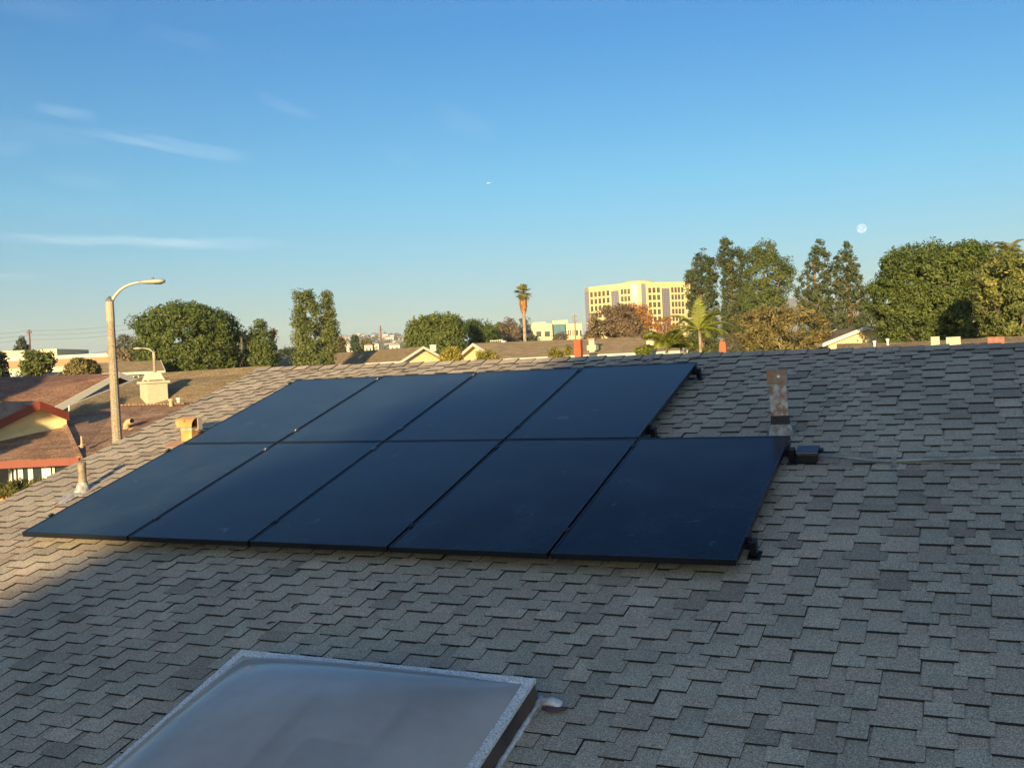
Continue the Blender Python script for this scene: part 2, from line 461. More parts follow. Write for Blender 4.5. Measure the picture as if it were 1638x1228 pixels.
def rail(v, n, label):
    t = thing('mounting_rail', label, 'mounting rail', O + V * v, 'rails under the solar panels')
    u1 = n * (PW + PG) - PG
    m = MB(); a, b = O + V * v - U * .05 + N * -.055, O + V * v + U * (u1 + .045) + N * -.055
    m.box((a + b) / 2, np.linalg.norm(b - a), .034, .036, AXR)
    obj('rail_beam', m, M_black, t)
    for i in range(n + 1):
        uc = i * (PW + PG) - PG / 2
        if i == 0: uc = -.012
        if i == n: uc = u1 + .012
        c = MB(); P = O + U * uc + V * v
        c.box(P + N * .003, .030 if 0 < i < n else .028, .042, .006, AXR)
        c.box(P - N * .028, .012, .036, .052, AXR)
        c.tube([P + N * .006, P + N * .013], .0065, 6)
        o = obj('clamp', c, M_clampb if (0 < i < 3 and v > 1.2) else M_clamp, t)
    k = 0; u = .18
    while u < u1 + .02:
        c = MB(); P = O + U * u + V * v
        c.box(rp(u, v - .02, .012), .09, .14, .008, AXR); c.box(P + U * 0 - V * .03 - N * .078, .045, .010, .085, AXR); c.box(P - V * .03 - N * .045, .05, .03, .03, AXR)
        obj('roof_foot', c, M_black, t); u += 1.22
    for uu, s in ((u1 + .03, 1),):
        c = MB(); P = O + U * uu + V * v
        c.box(P - N * .065, .035, .055, .085, AXR); c.box(rp(uu, v, .010), .07, .10, .008, AXR)
        obj('end_mount', c, M_black, t, bevel=.004)
rail(.28, 5, 'lowest mounting rail under the front edge of the panels, ending at the free right panel')
rail(1.55, 5, 'mounting rail under the upper half of the front row, running to the junction box')
rail(1.97, 4, 'mounting rail under the lower half of the upper row of panels')
rail(3.32, 4, 'topmost mounting rail under the back edge of the panels near the ridge')

# ---------------------------------------------------------------- things on our roof
M_mastic = mat('mastic', (.42, .42, .40), .8, noise=(25, (.22, .21, .2), .4, .6), bump=(40, .5))
M_pipe = mat('weathered_pipe', (.30, .24, .16), .7, noise=(14, (.16, .13, .09), .4, .6), bump=(40, .3))
M_rust = mat('rusty_galvanised', (.26, .13, .075), .75, noise=(16, (.42, .43, .40), .44, .60), bump=(50, .25))
M_rust2 = mat('orange_rust', (.52, .22, .06), .75, noise=(7, (.60, .36, .14), .40, .68), bump=(30, .3))
M_tar = mat('tar', (.035, .033, .032), .9, bump=(60, .8))


def pipe_vent():
    u, v = onroof(133, 787); b = rp(u, v)
    t = thing('vent_pipe', 'thin weathered vent pipe with a grey flared flashing left of the solar panels', 'vent pipe', b)
    m = MB(); m.tube([b - Z * .02, b + Z * .115, b + Z * .245], [.033, .033, .033], 16)
    m.tube([b + Z * .232, b + Z * .247], [.036, .036], 16)
    obj('pipe', m, M_pipe, t)
    m = MB(); m.tube([b + N * .004, b + Z * .05, b + Z * .085], [.068, .050, .038], 16)
    m.box(b + N * .0135, .20, .20, .004, AXR)
    m.box(b + N * .0145 - V * .16 - U * .02, .15, .15, .004, AXR)
    obj('flashing', m, M_mastic, t)
pipe_vent()


def cowl_vent():
    u, v = onroof(306, 704); b = rp(u, v); ax = (U, Vh, Z)
    t = thing('cowl_vent', 'orange rusted box vent with a curved cowl at the left edge of the panels', 'roof vent', b)
    m = MB(); m.box(b + Z * .045, .125, .12, .13, ax); obj('box_base', m, M_rust2, t, bevel=.004)
    m = MB(); m.box(b + Z * .105, .132, .127, .026, ax); obj('collar', m, mat('galvanised', (.48, .43, .34), .6, noise=(20, (.4, .25, .12), .4, .6)), t, bevel=.003)
    m = MB(); c = b + Z * .122; n = 16; Rr = .072
    prof = [(-math.cos(math.pi * i / n) * Rr, math.sin(math.pi * i / n) * Rr * 1.15) for i in range(n + 1)]
    x0, x1 = -.145, .075
    A = [c + U * (x0 + .055 * (1 - p[1] / Rr / 1.15)) + Vh * p[0] + Z * p[1] for p in prof]; B = [c + U * x1 + Vh * p[0] + Z * p[1] for p in prof]
    m.add(A + B, [(i, i + 1, n + 2 + i, n + 1 + i) for i in range(n)] + [tuple(range(n + 1))])
    A2 = [c + U * x1 + (Vh * p[0] + Z * p[1]) * .92 for p in prof]; A3 = [c + U * -.03 + (Vh * p[0] + Z * p[1]) * .92 for p in prof]
    m.add(A2 + A3, [(i + 1, i, n + 1 + i, n + 2 + i) for i in range(n)]); m.add(B + A2, [(i, i + 1, n + 2 + i, n + 1 + i) for i in range(n)])
    m.box(c + U * -.03 + Z * .001, .20, .14, .004, ax); obj('hood', m, M_rust2, t)
    m = MB(); m.box(c + U * -.02 + Z * .035, .004, .12, .06, ax); obj('dark_throat', m, M_tar, t)
    m = MB(); m.box(c + U * .112 + Z * .025, .006, .055, .10, ax); m.box(c + U * .094 - Z * .024, .04, .055, .005, ax); obj('baffle', m, mat('galvanised_plate', (.46, .40, .29), .6, noise=(12, (.5, .3, .12), .5, .7)), t)
    m = MB(); m.box(b + N * .014 - V * .07 - U * .03, .24, .26, .004, AXR); obj('flashing', m, mat('rust_stained_flashing', (.42, .20, .10), .85, noise=(8, (.30, .25, .19), .4, .6)), t)
cowl_vent()


M_mastic2 = mat('old_flashing', (.34, .33, .31), .8, noise=(25, (.16, .15, .14), .4, .6))
def square_vent():
    u, v = onroof(1250, 694); b = rp(u, v)
    t = thing('flue_vent', 'tall square rusty flue with a boxy cap standing on the bare shingles', 'roof vent', b)
    tilt = (Z + N * 0.0 - U * .035); tilt /= np.linalg.norm(tilt)
    ax = (U * .985 + Vh * .17, Vh * .985 - U * .17, tilt)
    hgt = .362
    m = MB(); m.box(b + tilt * (.02 + hgt / 2), .118, .118, hgt, ax, top=.98); obj('flue', m, M_rust, t, bevel=.006)
    m = MB(); m.box(b + tilt * (hgt + .035), .134, .134, .088, ax); m.box(b + tilt * (hgt - .010), .141, .141, .008, ax); m.box(b + tilt * (hgt + .080), .142, .142, .008, ax)
    cap = obj('cap', m, mat('rusty_cap', (.30, .14, .075), .7, noise=(20, (.26, .24, .18), .42, .58), bump=(50, .3)), t, bevel=.004)
    m = MB(); pz = b + tilt * (hgt + .035) - ax[1] * .067 + ax[0] * .01; m.tube([pz, pz - ax[1] * .006], .010, 10); obj('rivet', m, mat('zinc', (.6, .58, .5), .4, metal=.5), cap)
    m = MB(); m.box(b + tilt * .095, .128, .128, .075, ax, top=.95); obj('storm_collar', m, M_tar, t, bevel=.008)
    m = MB(); m.box(b + tilt * .028, .175, .175, .085, ax, top=.75); m.box(b + N * .014 - V * .01, .19, .22, .004, AXR); obj('flashing', m, M_mastic2, t, bevel=.004)
square_vent()


def junction():
    u, v = onroof(1294, 739); b = rp(u, v)
    t = thing('junction_box', 'black junction box on the roof at the end of the grey conduit', 'junction box', b)
    yaw = (U * .995 - Vh * .0)
    c = b + N * .050
    m = MB(); m.box(c, .128, .118, .058, AXR); obj('box_body', m, M_darkplastic, t, bevel=.006)
    m = MB(); m.box(c + N * .0345, .136, .126, .010, AXR); obj('lid', m, mat('glossy_black_lid', (.02, .024, .032), .22, spec=.8), t, bevel=.004)
    m = MB(); m.box(b + N * .016, .11, .10, .012, AXR); obj('base_plate', m, M_black, t)
    m = MB(); g = c - U * .085 + N * .01; m.tube([g + U * .03, g - U * .04], .016, 10); m.tube([g, g - U * .015], .022, 8); obj('cable_gland', m, M_black, t)
    m = MB(); g = c + U * .070 + V * .04 + N * .014; m.tube([g - U * .01, g + U * .018], .016, 10); obj('knob', m, M_black, t)
    # conduit
    cd = thing('conduit', 'grey metal conduit running across the shingles from the junction box', 'conduit', b)
    pts = []
    p0 = c + U * .066 - V * .015 + N * .0
    tgt = [(1345, 730), (1370, 733), (1400, 736), (1432, 736.5), (1480, 734.5), (1560, 732.5), (1638, 731), (1800, 731)]
    hs = [.075, .055, .035, .028, .028, .028, .028, .028]
    pts = [p0]
    for (x, y), hh in zip(tgt, hs):
        a, bb = onroof(x, y, hh); pts.append(rp(a, bb, hh))
    fine = []
    P = [pts[0]] + pts + [pts[-1]]
    for i in range(1, len(P) - 2):
        for s in np.linspace(0, 1, 7)[:-1]:
            fine.append(.5 * ((2 * P[i]) + (-P[i - 1] + P[i + 1]) * s + (2 * P[i - 1] - 5 * P[i] + 4 * P[i + 1] - P[i + 2]) * s * s + (-P[i - 1] + 3 * P[i] - 3 * P[i + 1] + P[i + 2]) * s ** 3))
    fine.append(pts[-1])
    m = MB(); m.tube(fine, .0125, 10); obj('tube', m, mat('galvanised_conduit', (.30, .31, .30), .5, metal=.2, noise=(8, (.18, .19, .19), .4, .6)), cd, smooth=True)
    m = MB(); m.tube([p0 - U * .01, p0 + U * .02], .014, 8); m.tube([p0 + U * .02, p0 + U * .04], .0125, 8); obj('connector', m, mat('zinc_connector', (.55, .56, .55), .35, metal=.6), cd)
    a, bb = onroof(1430, 737, .028); s = rp(a, bb, .028)
    m = MB(); m.box(s - N * .0, .028, .036, .034, AXR); m.box(s - V * .045 - N * .017, .03, .06, .004, AXR); m.tube([s - V * .055 - N * .015, s - V * .055 - N * .005], .008, 6)
    obj('strap', m, mat('zinc_strap', (.30, .31, .31), .4, metal=.5), cd)
junction()


def skylight():
    u0, u1, v1 = 2.895, 4.515, -1.13; Sz = 1.62; v0 = v1 - Sz
    top = .125
    t = thing('skylight', 'domed acrylic skylight in a frosted grey metal frame low on the roof', 'skylight', rp((u0 + u1) / 2, v0 + .8))
    fm = mat('speckled_aluminium_frame', (.40, .39, .37), .6, metal=.0, noise=(125, (.95, .93, .88), .36, .56), bump=(150, .6))
    f = MB(); w = .045
    def bar(a0, a1, b0, b1): f.box(rp((a0 + a1) / 2, (b0 + b1) / 2, top - .011), a1 - a0, b1 - b0, .022, AXR)
    bar(u0, u1, v1 - w, v1); bar(u0, u1, v0, v0 + w); bar(u0, u0 + w, v0 + w, v1 - w); bar(u1 - w, u1, v0 + w, v1 - w)
    obj('frame', f, fm, t, bevel=.004)
    c = MB(); w2 = .03; i = .006
    def cb(a0, a1, b0, b1): c.box(rp((a0 + a1) / 2, (b0 + b1) / 2, (top - .022) / 2), a1 - a0, b1 - b0, top - .0225, AXR)
    cb(u0 + i, u1 - i, v1 - w2, v1 - i); cb(u0 + i, u1 - i, v0 + i, v0 + w2); cb(u0 + i, u0 + w2, v0 + w2, v1 - w2); cb(u1 - w2, u1 - i, v0 + w2, v1 - w2)
    obj('curb', c, mat('dark_bronze_curb', (.06, .045, .038), .6, noise=(10, (.12, .08, .06), .4, .6)), t)
    # mastic seam along the right hand curb
    m = MB(); pts = []; rad = []
    n = 46
    for k in range(n):
        pts.append(rp(u1 + .002 + random.uniform(-.002, .002), v1 + .02 - k * Sz / (n - 1), .010 + random.uniform(-.001, .002))); rad.append(random.uniform(.009, .017))
    m.tube(pts, rad, 7)
    q = rp(u1 + .035, v1 + .0, .012); m.tube([q - U * .03 - V * .01, q + U * .02, q + U * .055 - V * .012, q + U * .07 - V * .04], [.022, .034, .028, .008], 8, squash=(1, 1, .6))
    obj('sealant', m, mat('white_sealant', (.80, .78, .74), .7, noise=(18, (.45, .42, .40), .38, .62), bump=(30, .6)), t, smooth=True)
    m = MB(); q = rp(u1 + .085, v1 - .055, .014); m.tube([q - U * .05, q, q + U * .05 + V * .02], [.012, .028, .016], 8, squash=(1, 1, .3)); obj('tar_patch', m, mat('purple_primer', (.11, .06, .075), .8), t, smooth=True)
    # acrylic dome
    nn = 40; vs = []; fs = []
    a0, a1, b0, b1 = u0 + .040, u1 - .040, v0 + .040, v1 - .040
    for j in range(nn + 1):
        for k in range(nn + 1):
            x, y = k / nn, j / nn
            ex = 1 - abs(2 * x - 1) ** 2.6; ey = 1 - abs(2 * y - 1) ** 2.6
            h = .155 * (max(0, ex) ** .62) * (max(0, ey) ** .62)
            vs.append(rp(a0 + (a1 - a0) * x, b0 + (b1 - b0) * y, top - .006 + h))
    for j in range(nn):
        for k in range(nn): fs.append((j * (nn + 1) + k, j * (nn + 1) + k + 1, (j + 1) * (nn + 1) + k + 1, (j + 1) * (nn + 1) + k))
    dm = bpy.data.materials.new('bronze_acrylic'); dm.use_nodes = True; q = NT(dm.node_tree); b = dm.node_tree.nodes['Principled BSDF']; out = dm.node_tree.nodes['Material Output']
    tcn = q.n('ShaderNodeTexCoord')
    d = q.noise(tcn.outputs['Object'], 2.0, 6, .6)
    b.inputs['Roughness'].default_value = .14; b.inputs['IOR'].default_value = 1.55
    q.l(q.ramp(d, [(.3, (.74, .66, .57)), (.7, (.93, .89, .82))]), b.inputs['Base Color'])
    b.inputs['Coat Weight'].default_value = .3
    tr = q.n('ShaderNodeBsdfTransparent'); tr.inputs['Color'].default_value = (.88, .80, .74, 1)
    mx = q.n('ShaderNodeMixShader'); mx.inputs[0].default_value = .55
    fr = q.n('ShaderNodeFresnel'); fr.inputs[0].default_value = 1.5
    q.l(q.math('ADD', q.math('MULTIPLY', fr.outputs[0], .7), .40, clamp=True), mx.inputs[0])
    q.l(tr.outputs[0], mx.inputs[1]); q.l(b.outputs[0], mx.inputs[2]); q.l(mx.outputs[0], out.inputs[0])
    mb = MB(); mb.add(vs, fs); obj('dome', mb, dm, t, smooth=True)
    # what shows through: pale diffuser sheet with two dark purlins below it
    s = MB(); s.box(rp((u0 + u1) / 2, (v0 + v1) / 2, .022), u1 - u0 - .08, Sz - .08, .01, AXR); obj('diffuser', s, mat('tan_diffuser', (.72, .58, .48), .7, noise=(2, (.84, .74, .66), .4, .65)), t)
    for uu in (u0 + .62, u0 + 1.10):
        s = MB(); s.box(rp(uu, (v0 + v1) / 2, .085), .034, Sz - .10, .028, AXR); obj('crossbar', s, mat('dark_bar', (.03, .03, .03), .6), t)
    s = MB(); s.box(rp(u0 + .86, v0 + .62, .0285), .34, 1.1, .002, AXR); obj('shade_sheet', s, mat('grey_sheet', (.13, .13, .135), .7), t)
skylight()


def roof_bits():
    u, v = onroof(1052, 566); b = rp(u, min(v, ridge_v(u) - .02))
    t = thing('ridge_clip', 'small metal clip on the ridge with a strip of sealant running down', 'clip', b)
    m = MB(); m.tube([b + N * .015, b + N * .05], .016, 8); m.box(b + N * .055, .05, .03, .014, AXR); obj('clip_head', m, mat('grey_zinc', (.4, .4, .38), .5, metal=.5), t)
    m = MB(); m.tube([b + N * .018, b - V * .12 + N * .018, b - V * .27 - U * .02 + N * .016], [.018, .014, .012], 6, squash=(1, 1, .5)); obj('sealant_strip', m, mat('grey_sealant', (.26, .25, .24), .8), t)
    for x, y, L, a, lb in ((548, 897, .05, .5, 'short dark twig lying on shingles below the middle of the panels'), (435, 1000, .05, .4, 'dark twig lying on the shingles above the skylight'),
                       (477, 915, .04, .3, 'tiny dark twig lying on shingles under the panel edge'), (472, 973, .045, 1.2, 'bent dark twig on the shingles between panels and skylight')):
        u, v = onroof(x, y); p = rp(u, v, .016)
        m = MB(); d = U * math.cos(a) + V * math.sin(a); m.tube([p - d * L / 2, p + N * .006, p + d * L / 2 + N * .003], [.003, .005, .002], 5)
        tag(obj('twig', m, M_tar), lb, 'twig', 'twigs fallen on the roof')
    u, v = onroof(1475, 797); p = rp(u, v, .017)
    m = MB(); m.tube([p - V * .03 + U * .012, p, p + V * .02 - U * .014], .0022, 5); m.tube([p + U * .02 - V * .01, p + U * .006 + V * .03], .002, 5)
    tag(obj('plastic_scrap', m, mat('teal_plastic', (.08, .28, .26), .4)), 'small teal scrap of plastic lying on the bare shingles right of the panels', 'scrap')
roof_bits()

# ---------------------------------------------------------------- ground
def hor(x): return 580.6 - (x - 819) * .0477
def gz(x, y):
    r = math.hypot(x, y)
    return 1.35 * min(1, max(0, (r - 30) / 35)) if y > -30 else 0
def ground():
    rad = [0, 8, 16, 24, 30, 36, 44, 52, 60, 75, 100, 140, 200, 300, 500, 900, 1600, 2400, 3200, 4000]; n = 64
    vs = [(0, 0, 0)]; fs = []
    for r in rad[1:]:
        for k in range(n):
            a = 2 * math.pi * k / n; x, y = r * math.sin(a), r * math.cos(a); vs.append((x, y, gz(x, y) - .02))
    for k in range(n): fs.append((0, 1 + (k + 1) % n, 1 + k))
    for i in range(len(rad) - 2):
        b, c = 1 + i * n, 1 + (i + 1) * n
        for k in range(n): fs.append((b + k, b + (k + 1) % n, c + (k + 1) % n, c + k))
    m = mat('ground_mix', (.09, .10, .05), .95, noise=(.05, (.20, .17, .12), .4, .62), bump=(3, .4))
    tag(obj('ground', (vs, fs), m), kind='structure')
    rd = MB(); 
    a, b = np.array([-30, 17.5, .004]), np.array([30, 46, .004])
    tag(obj('street', ([(-60, 2, .01), (-56, -2, .01), (-9, 21.5, .01), (-12, 25.5, .01)], [(0, 1, 2, 3)]), mat('asphalt', (.05, .05, .052), .9, noise=(12, (.07, .07, .07), .4, .6))), kind='structure')
ground()


# ---------------------------------------------------------------- hills and haze
def hill(name, prof, d, m, depth=.3, seed=1, rough=.05):
    r_ = np.random.default_rng(seed); xs = np.linspace(prof[0][0], prof[-1][0], 160)
    ys = np.interp(xs, [p[0] for p in prof], [p[1] for p in prof])
    rows = 12; vs = []; fs = []
    ph = r_.uniform(0, 6, 8)
    for j in range(rows + 4):
        t = j / (rows - 1)
        for i, (x, y) in enumerate(zip(xs, ys)):
            crest = at(x, y, d)
            if t <= 1:
                dd = d * (1 - depth * (1 - t)); k = t * t * (3 - 2 * t)
            else:
                dd = d * (1 + (t - 1) * .4); k = max(0, 1 - (t - 1) * 3)
            nz = sum(math.sin(x * (.02 + .03 * q) + ph[q] + t * (3 + q)) for q in range(8)) * rough * (crest[2]) * .12 * (1 if 0 < t < 1 else 0)
            P = at(x, y, dd); vs.append((P[0], P[1], max(-.5, (crest[2] - 1) * k + nz)))
    n = len(xs)
    for j in range(rows + 3):
        for i in range(n - 1): fs.append((j * n + i, j * n + i + 1, (j + 1) * n + i + 1, (j + 1) * n + i))
    return tag(obj(name, (vs, fs), m, smooth=True), kind='structure')
M_hill = mat('dry_hillside', (.12, .11, .06), .95, noise=(.012, (.22, .18, .11), .4, .62))
HILL = [(-200, 600), (380, 575), (440, 566), (500, 552), (540, 543), (580, 538), (620, 536), (655, 537), (700, 541), (760, 545), (850, 548), (1000, 548), (1300, 545)]
hill('hillside', HILL, 1900, M_hill, .45, 3)
hill('distant_hills', [(-150, 585), (60, 576), (120, 570), (150, 564), (185, 560), (230, 559), (300, 566), (360, 563), (425, 556), (450, 560), (520, 568)], 3300, M_hill, .15, 5)
hill('distant_mountain', [(880, 560), (1020, 545), (1100, 520), (1180, 497), (1250, 480), (1290, 473), (1340, 478), (1420, 490), (1560, 505), (1800, 530)], 3300, M_hill, .2, 7)


def haze():
    m = bpy.data.materials.new('haze_air'); m.use_nodes = True; t = m.node_tree; t.nodes.clear()
    o = t.nodes.new('ShaderNodeOutputMaterial'); v = t.nodes.new('ShaderNodeVolumePrincipled')
    v.inputs['Color'].default_value = (.80, .88, 1.0, 1); v.inputs['Density'].default_value = HAZE; v.inputs['Anisotropy'].default_value = 0.0
    t.links.new(v.outputs[0], o.inputs['Volume'])
    b = MB(); b.box((0, 0, 98), 8800, 8800, 202); tag(obj('haze', b, m), kind='stuff')
HAZE = 0.00016
haze()


# ---------------------------------------------------------------- foliage
def in_poly(px, py, poly):
    x, y = px, py; c = np.zeros(len(x), bool); n = len(poly)
    for i in range(n):
        x0, y0 = poly[i]; x1, y1 = poly[(i + 1) % n]
        if y0 == y1: continue
        k = ((y0 > y) != (y1 > y)) & (x < (x1 - x0) * (y - y0) / (y1 - y0) + x0); c ^= k
    return c


def leaves_mesh(name, cen, out, size, aspect, m, parent, tone, r_, up=.3, bias=1.0):
    """one small folded leaf quad per centre"""
    n = len(cen)
    nr = out * bias + r_.normal(size=(n, 3)) * .7 + np.array([0, 0, up]); nr /= np.linalg.norm(nr, axis=1, keepdims=True)
    a = np.cross(nr, r_.normal(size=(n, 3))); a /= np.linalg.norm(a, axis=1, keepdims=True) + 1e-9; b = np.cross(nr, a)
    s = size * r_.uniform(.65, 1.35, (n, 1))
    v = np.empty((n, 4, 3)); v[:, 0] = cen - a * s; v[:, 1] = cen - b * s * aspect; v[:, 2] = cen + a * s; v[:, 3] = cen + b * s * aspect
    off = LOC[parent.name]
    v = (v.reshape(-1, 3) - off).astype(np.float32)
    me = bpy.data.meshes.new(name); me.vertices.add(4 * n); me.vertices.foreach_set('co', v.ravel())
    me.loops.add(4 * n); me.loops.foreach_set('vertex_index', np.arange(4 * n, dtype=np.int32))
    me.polygons.add(n); me.polygons.foreach_set('loop_start', np.arange(0, 4 * n, 4, dtype=np.int32))
    me.update(calc_edges=True); me.materials.append(m)
    at_ = me.attributes.new('tone', 'FLOAT', 'FACE'); at_.data.foreach_set('value', tone.astype(np.float32))
    o = bpy.data.objects.new(name, me); COL.objects.link(o); o.parent = parent; LOC[o.name] = off
    return o


def tree(label, cat, poly, d, m, ncl, rc, per, leaf, bark, name='tree', group=None, trunk=None, tw=.2, depthk=.9, seed=1, aspect=.45,
         tmix=(0, 1), shell=.55, limbs=7, squash=.8, up=.3, trunk_top=.6, gaps=9, gr=.055):
    """crown of leaf clumps filling an outline (photo pixels at depth d) turned into a volume"""
    r_ = np.random.default_rng(seed); P = np.array(poly, float); mpx = d / F
    if name in ('shrub', 'bush'):                 # low plants are leafy down to the ground
        ym = P[:, 1].max(); xm = P[:, 0].mean(); g_ = at(xm, 600, d); yg = hor(xm) + (CZ - gz(g_[0], g_[1]) - .2) / mpx
        if yg > ym + 4:
            ncl = int(ncl * min(7, 1.1 * (yg - P[:, 1].min()) / (ym - P[:, 1].min())))
            P[P[:, 1] > ym - 12, 1] = yg; poly = [tuple(q) for q in P]
    xs0, xs1, ys0, ys1 = P[:, 0].min(), P[:, 0].max(), P[:, 1].min(), P[:, 1].max()
    rpx = rc / mpx * .35
    # vertical extents per row
    cx = []; cy = []; gc = []
    while len(gc) < gaps:
        a, b = r_.uniform(xs0, xs1), r_.uniform(ys0, ys0 + (ys1 - ys0) * .8)
        if in_poly(np.array([a]), np.array([b]), poly)[0]: gc.append((a, b, (xs1 - xs0) * gr * r_.uniform(.5, 1.4)))
    while len(cx) < ncl:
        x = r_.uniform(xs0, xs1, 4000); y = r_.uniform(ys0, ys1, 4000)
        ok = in_poly(x, y, poly)
        for s in ((1, 0), (-1, 0), (0, -1), (.7, -.7), (-.7, -.7)): ok &= in_poly(x + s[0] * rpx, y + s[1] * rpx, poly)
        for a, b, c in gc: ok &= ((x - a) ** 2 + ((y - b) * 1.3) ** 2) > c * c
        cx += list(x[ok]); cy += list(y[ok])
        if not ok.any(): rpx *= .7
    cx = np.array(cx[:ncl]); cy = np.array(cy[:ncl])
    ytab = np.linspace(ys0, ys1, 60); xl = np.zeros(60); xr = np.zeros(60); gx = np.linspace(xs0, xs1, 240)
    for i, yy in enumerate(ytab):
        k = in_poly(gx, np.full(240, yy), poly)
        xl[i], xr[i] = (gx[k].min(), gx[k].max()) if k.any() else ((xs0 + xs1) / 2 - 1, (xs0 + xs1) / 2 + 1)
    L = np.interp(cy, ytab, xl); Rr = np.interp(cy, ytab, xr); hw = np.maximum((Rr - L) / 2, rpx); t = np.clip((cx - (L + Rr) / 2) / hw, -1, 1)
    lim = np.sqrt(1 - t * t) * hw * mpx * depthk
    k = r_.uniform(-1, 1, ncl); sh = r_.random(ncl) < shell; k[sh] = np.sign(k[sh]) * (np.abs(k[sh]) ** .35)
    zo = k * lim
    base = at(P[:, 0].mean(), 600, d) if trunk is None else at(trunk[0], trunk[1], d)
    gzv = gz(base[0], base[1]); base = np.array([base[0], base[1], gzv])
    root = thing(name, label, cat, base, group)
    C = np.stack([CF[None] * d + np.outer((cx - W / 2) / F * d, CR) + np.outer((H / 2 - cy) / F * d, CU)], 0)[0] + np.array([0, 0, CZ])
    C[:, 1] += zo
    dirs = r_.normal(size=(ncl * per, 3)); dirs /= np.linalg.norm(dirs, axis=1, keepdims=True)
    rr = rc * (r_.uniform(.6, 1.25, ncl)).repeat(per) * (r_.random(ncl * per) ** .33)
    cen = C.repeat(per, 0) + dirs * rr[:, None] * np.array([1, 1, squash])
    ctr = C.mean(0); out = cen - ctr; out /= np.linalg.norm(out, axis=1, keepdims=True) + 1e-9
    out = out * .6 + dirs * .6
    ct = r_.random(ncl); tone = np.clip(tmix[0] + (tmix[1] - tmix[0]) * (.55 * ct.repeat(per) + .45 * r_.random(ncl * per)), 0, 1)
    leaves_mesh('crown', cen, out, leaf, aspect, m, root, tone, r_, up=up)
    tb = MB(); topz = base[2] + (C[:, 2].max() - base[2]) * trunk_top
    tp = np.array([ctr[0], ctr[1], topz]); mid = base * .5 + tp * .5 + np.array([r_.uniform(-.2, .2), 0, 0]) * tw * 3
    tb.tube([base - Z * .1, base + Z * .4, mid, tp], [tw * 1.25, tw, tw * .75, tw * .3], 9)
    for i in range(limbs):
        c = C[r_.integers(ncl)]; s = r_.uniform(.25, .85); st = base * (1 - s) + tp * s
        if c[2] < st[2] - .5: c = c + Z * (st[2] - c[2])
        m2 = (st + c) / 2 + Z * .1 * np.linalg.norm(c - st)
        tb.tube([st, m2, c], [tw * .4 * (1 - s * .5), tw * .24, tw * .08], 6)
    obj('trunk', tb, bark, root)
    return root


BARK = mat('brown_bark', (.13, .10, .07), .9, noise=(6, (.07, .055, .04), .4, .6), bump=(20, .5))
BARKP = mat('pale_bark', (.34, .28, .20), .9, noise=(6, (.20, .16, .11), .4, .6))
BARKR = mat('red_brown_bark', (.26, .13, .07), .9, noise=(5, (.17, .09, .05), .4, .6))
G_ficus = leaf_mat('ficus_leaves', (0.045, 0.072, 0.018), (0.095, 0.130, 0.028), (0.16, 0.175, 0.035))
G_big = leaf_mat('glossy_leaves', (0.055, 0.08, 0.02), (0.1, 0.135, 0.032), (0.2, 0.19, 0.05))
G_poplar = leaf_mat('poplar_leaves', (0.06, 0.09, 0.025), (0.13, 0.16, 0.045), (0.25, 0.23, 0.07))
G_dark = leaf_mat('dark_leaves', (0.03, 0.05, 0.028), (0.06, 0.085, 0.038), (0.11, 0.125, 0.05))
G_pine = leaf_mat('pine_needles', (0.035, 0.055, 0.026), (0.08, 0.105, 0.04), (0.16, 0.16, 0.055))
G_brown = leaf_mat('dry_brown_leaves', (0.1, 0.075, 0.045), (0.2, 0.145, 0.085), (0.3, 0.22, 0.13))
G_orange = leaf_mat('autumn_leaves', (0.19, 0.085, 0.03), (0.36, 0.16, 0.05), (0.48, 0.27, 0.09))
G_yellow = leaf_mat('yellow_leaves', (0.13, 0.13, 0.022), (0.3, 0.26, 0.04), (0.46, 0.38, 0.08))
G_olive = leaf_mat('olive_leaves', (0.06, 0.06, 0.02), (0.16, 0.135, 0.045), (0.32, 0.25, 0.09))
G_palm = leaf_mat('palm_fronds', (0.09, 0.12, 0.018), (0.19, 0.22, 0.03), (0.34, 0.34, 0.05), .35)
G_fan = leaf_mat('fan_palm_leaves', (0.08, 0.1, 0.03), (0.2, 0.19, 0.05), (0.34, 0.29, 0.08))
G_skirt = leaf_mat('dead_palm_leaves', (.22, .10, .03), (.38, .17, .05), (.48, .26, .09), .1)
G_rt = leaf_mat('yellow_green_leaves', (.045,.065,.018), (.13,.155,.04), (.38,.34,.09))
G_grey = leaf_mat('grey_leaves', (0.08, 0.08, 0.055), (0.14, 0.135, 0.085), (0.22, 0.2, 0.13))

# left part of the picture
tree('big dense green tree with a smooth dome crown behind the roof with the cream chimney', 'tree', [(218, 512), (232, 502), (250, 497), (262, 487), (290, 483), (318, 485), (345, 490), (358, 499), (374, 508), (378, 522), (374, 535), (380, 560), (386, 600), (225, 600), (219, 545)], 72, G_ficus, 520, .55, 85, .105, BARK, seed=2, gaps=4, gr=.035, shell=.8, tw=.35, tmix=(.1, .95), depthk=1)
tree('hazy grey green tree peeping between the tall lamp pole and the big round tree', 'tree', [(180, 560), (184, 540), (196, 536), (205, 531), (215, 535), (232, 534), (240, 560), (240, 590), (190, 590)], 115, G_grey, 70, .75, 60, .16, BARK, seed=3)
tree('low bush of pinkish dry twigs under the hazy tree by the lamp pole', 'bush', [(188, 560), (205, 558), (232, 562), (236, 585), (186, 585)], 100, G_brown, 40, .5, 60, .12, BARK, name='bush', seed=4, tmix=(.4, 1))
tree('small dark bluish tree squeezed between the big round tree and the leafy upright one', 'tree', [(380, 530), (386, 528), (392, 532), (396, 548), (398, 590), (380, 590)], 95, G_dark, 40, .42, 70, .10, BARK, seed=5)
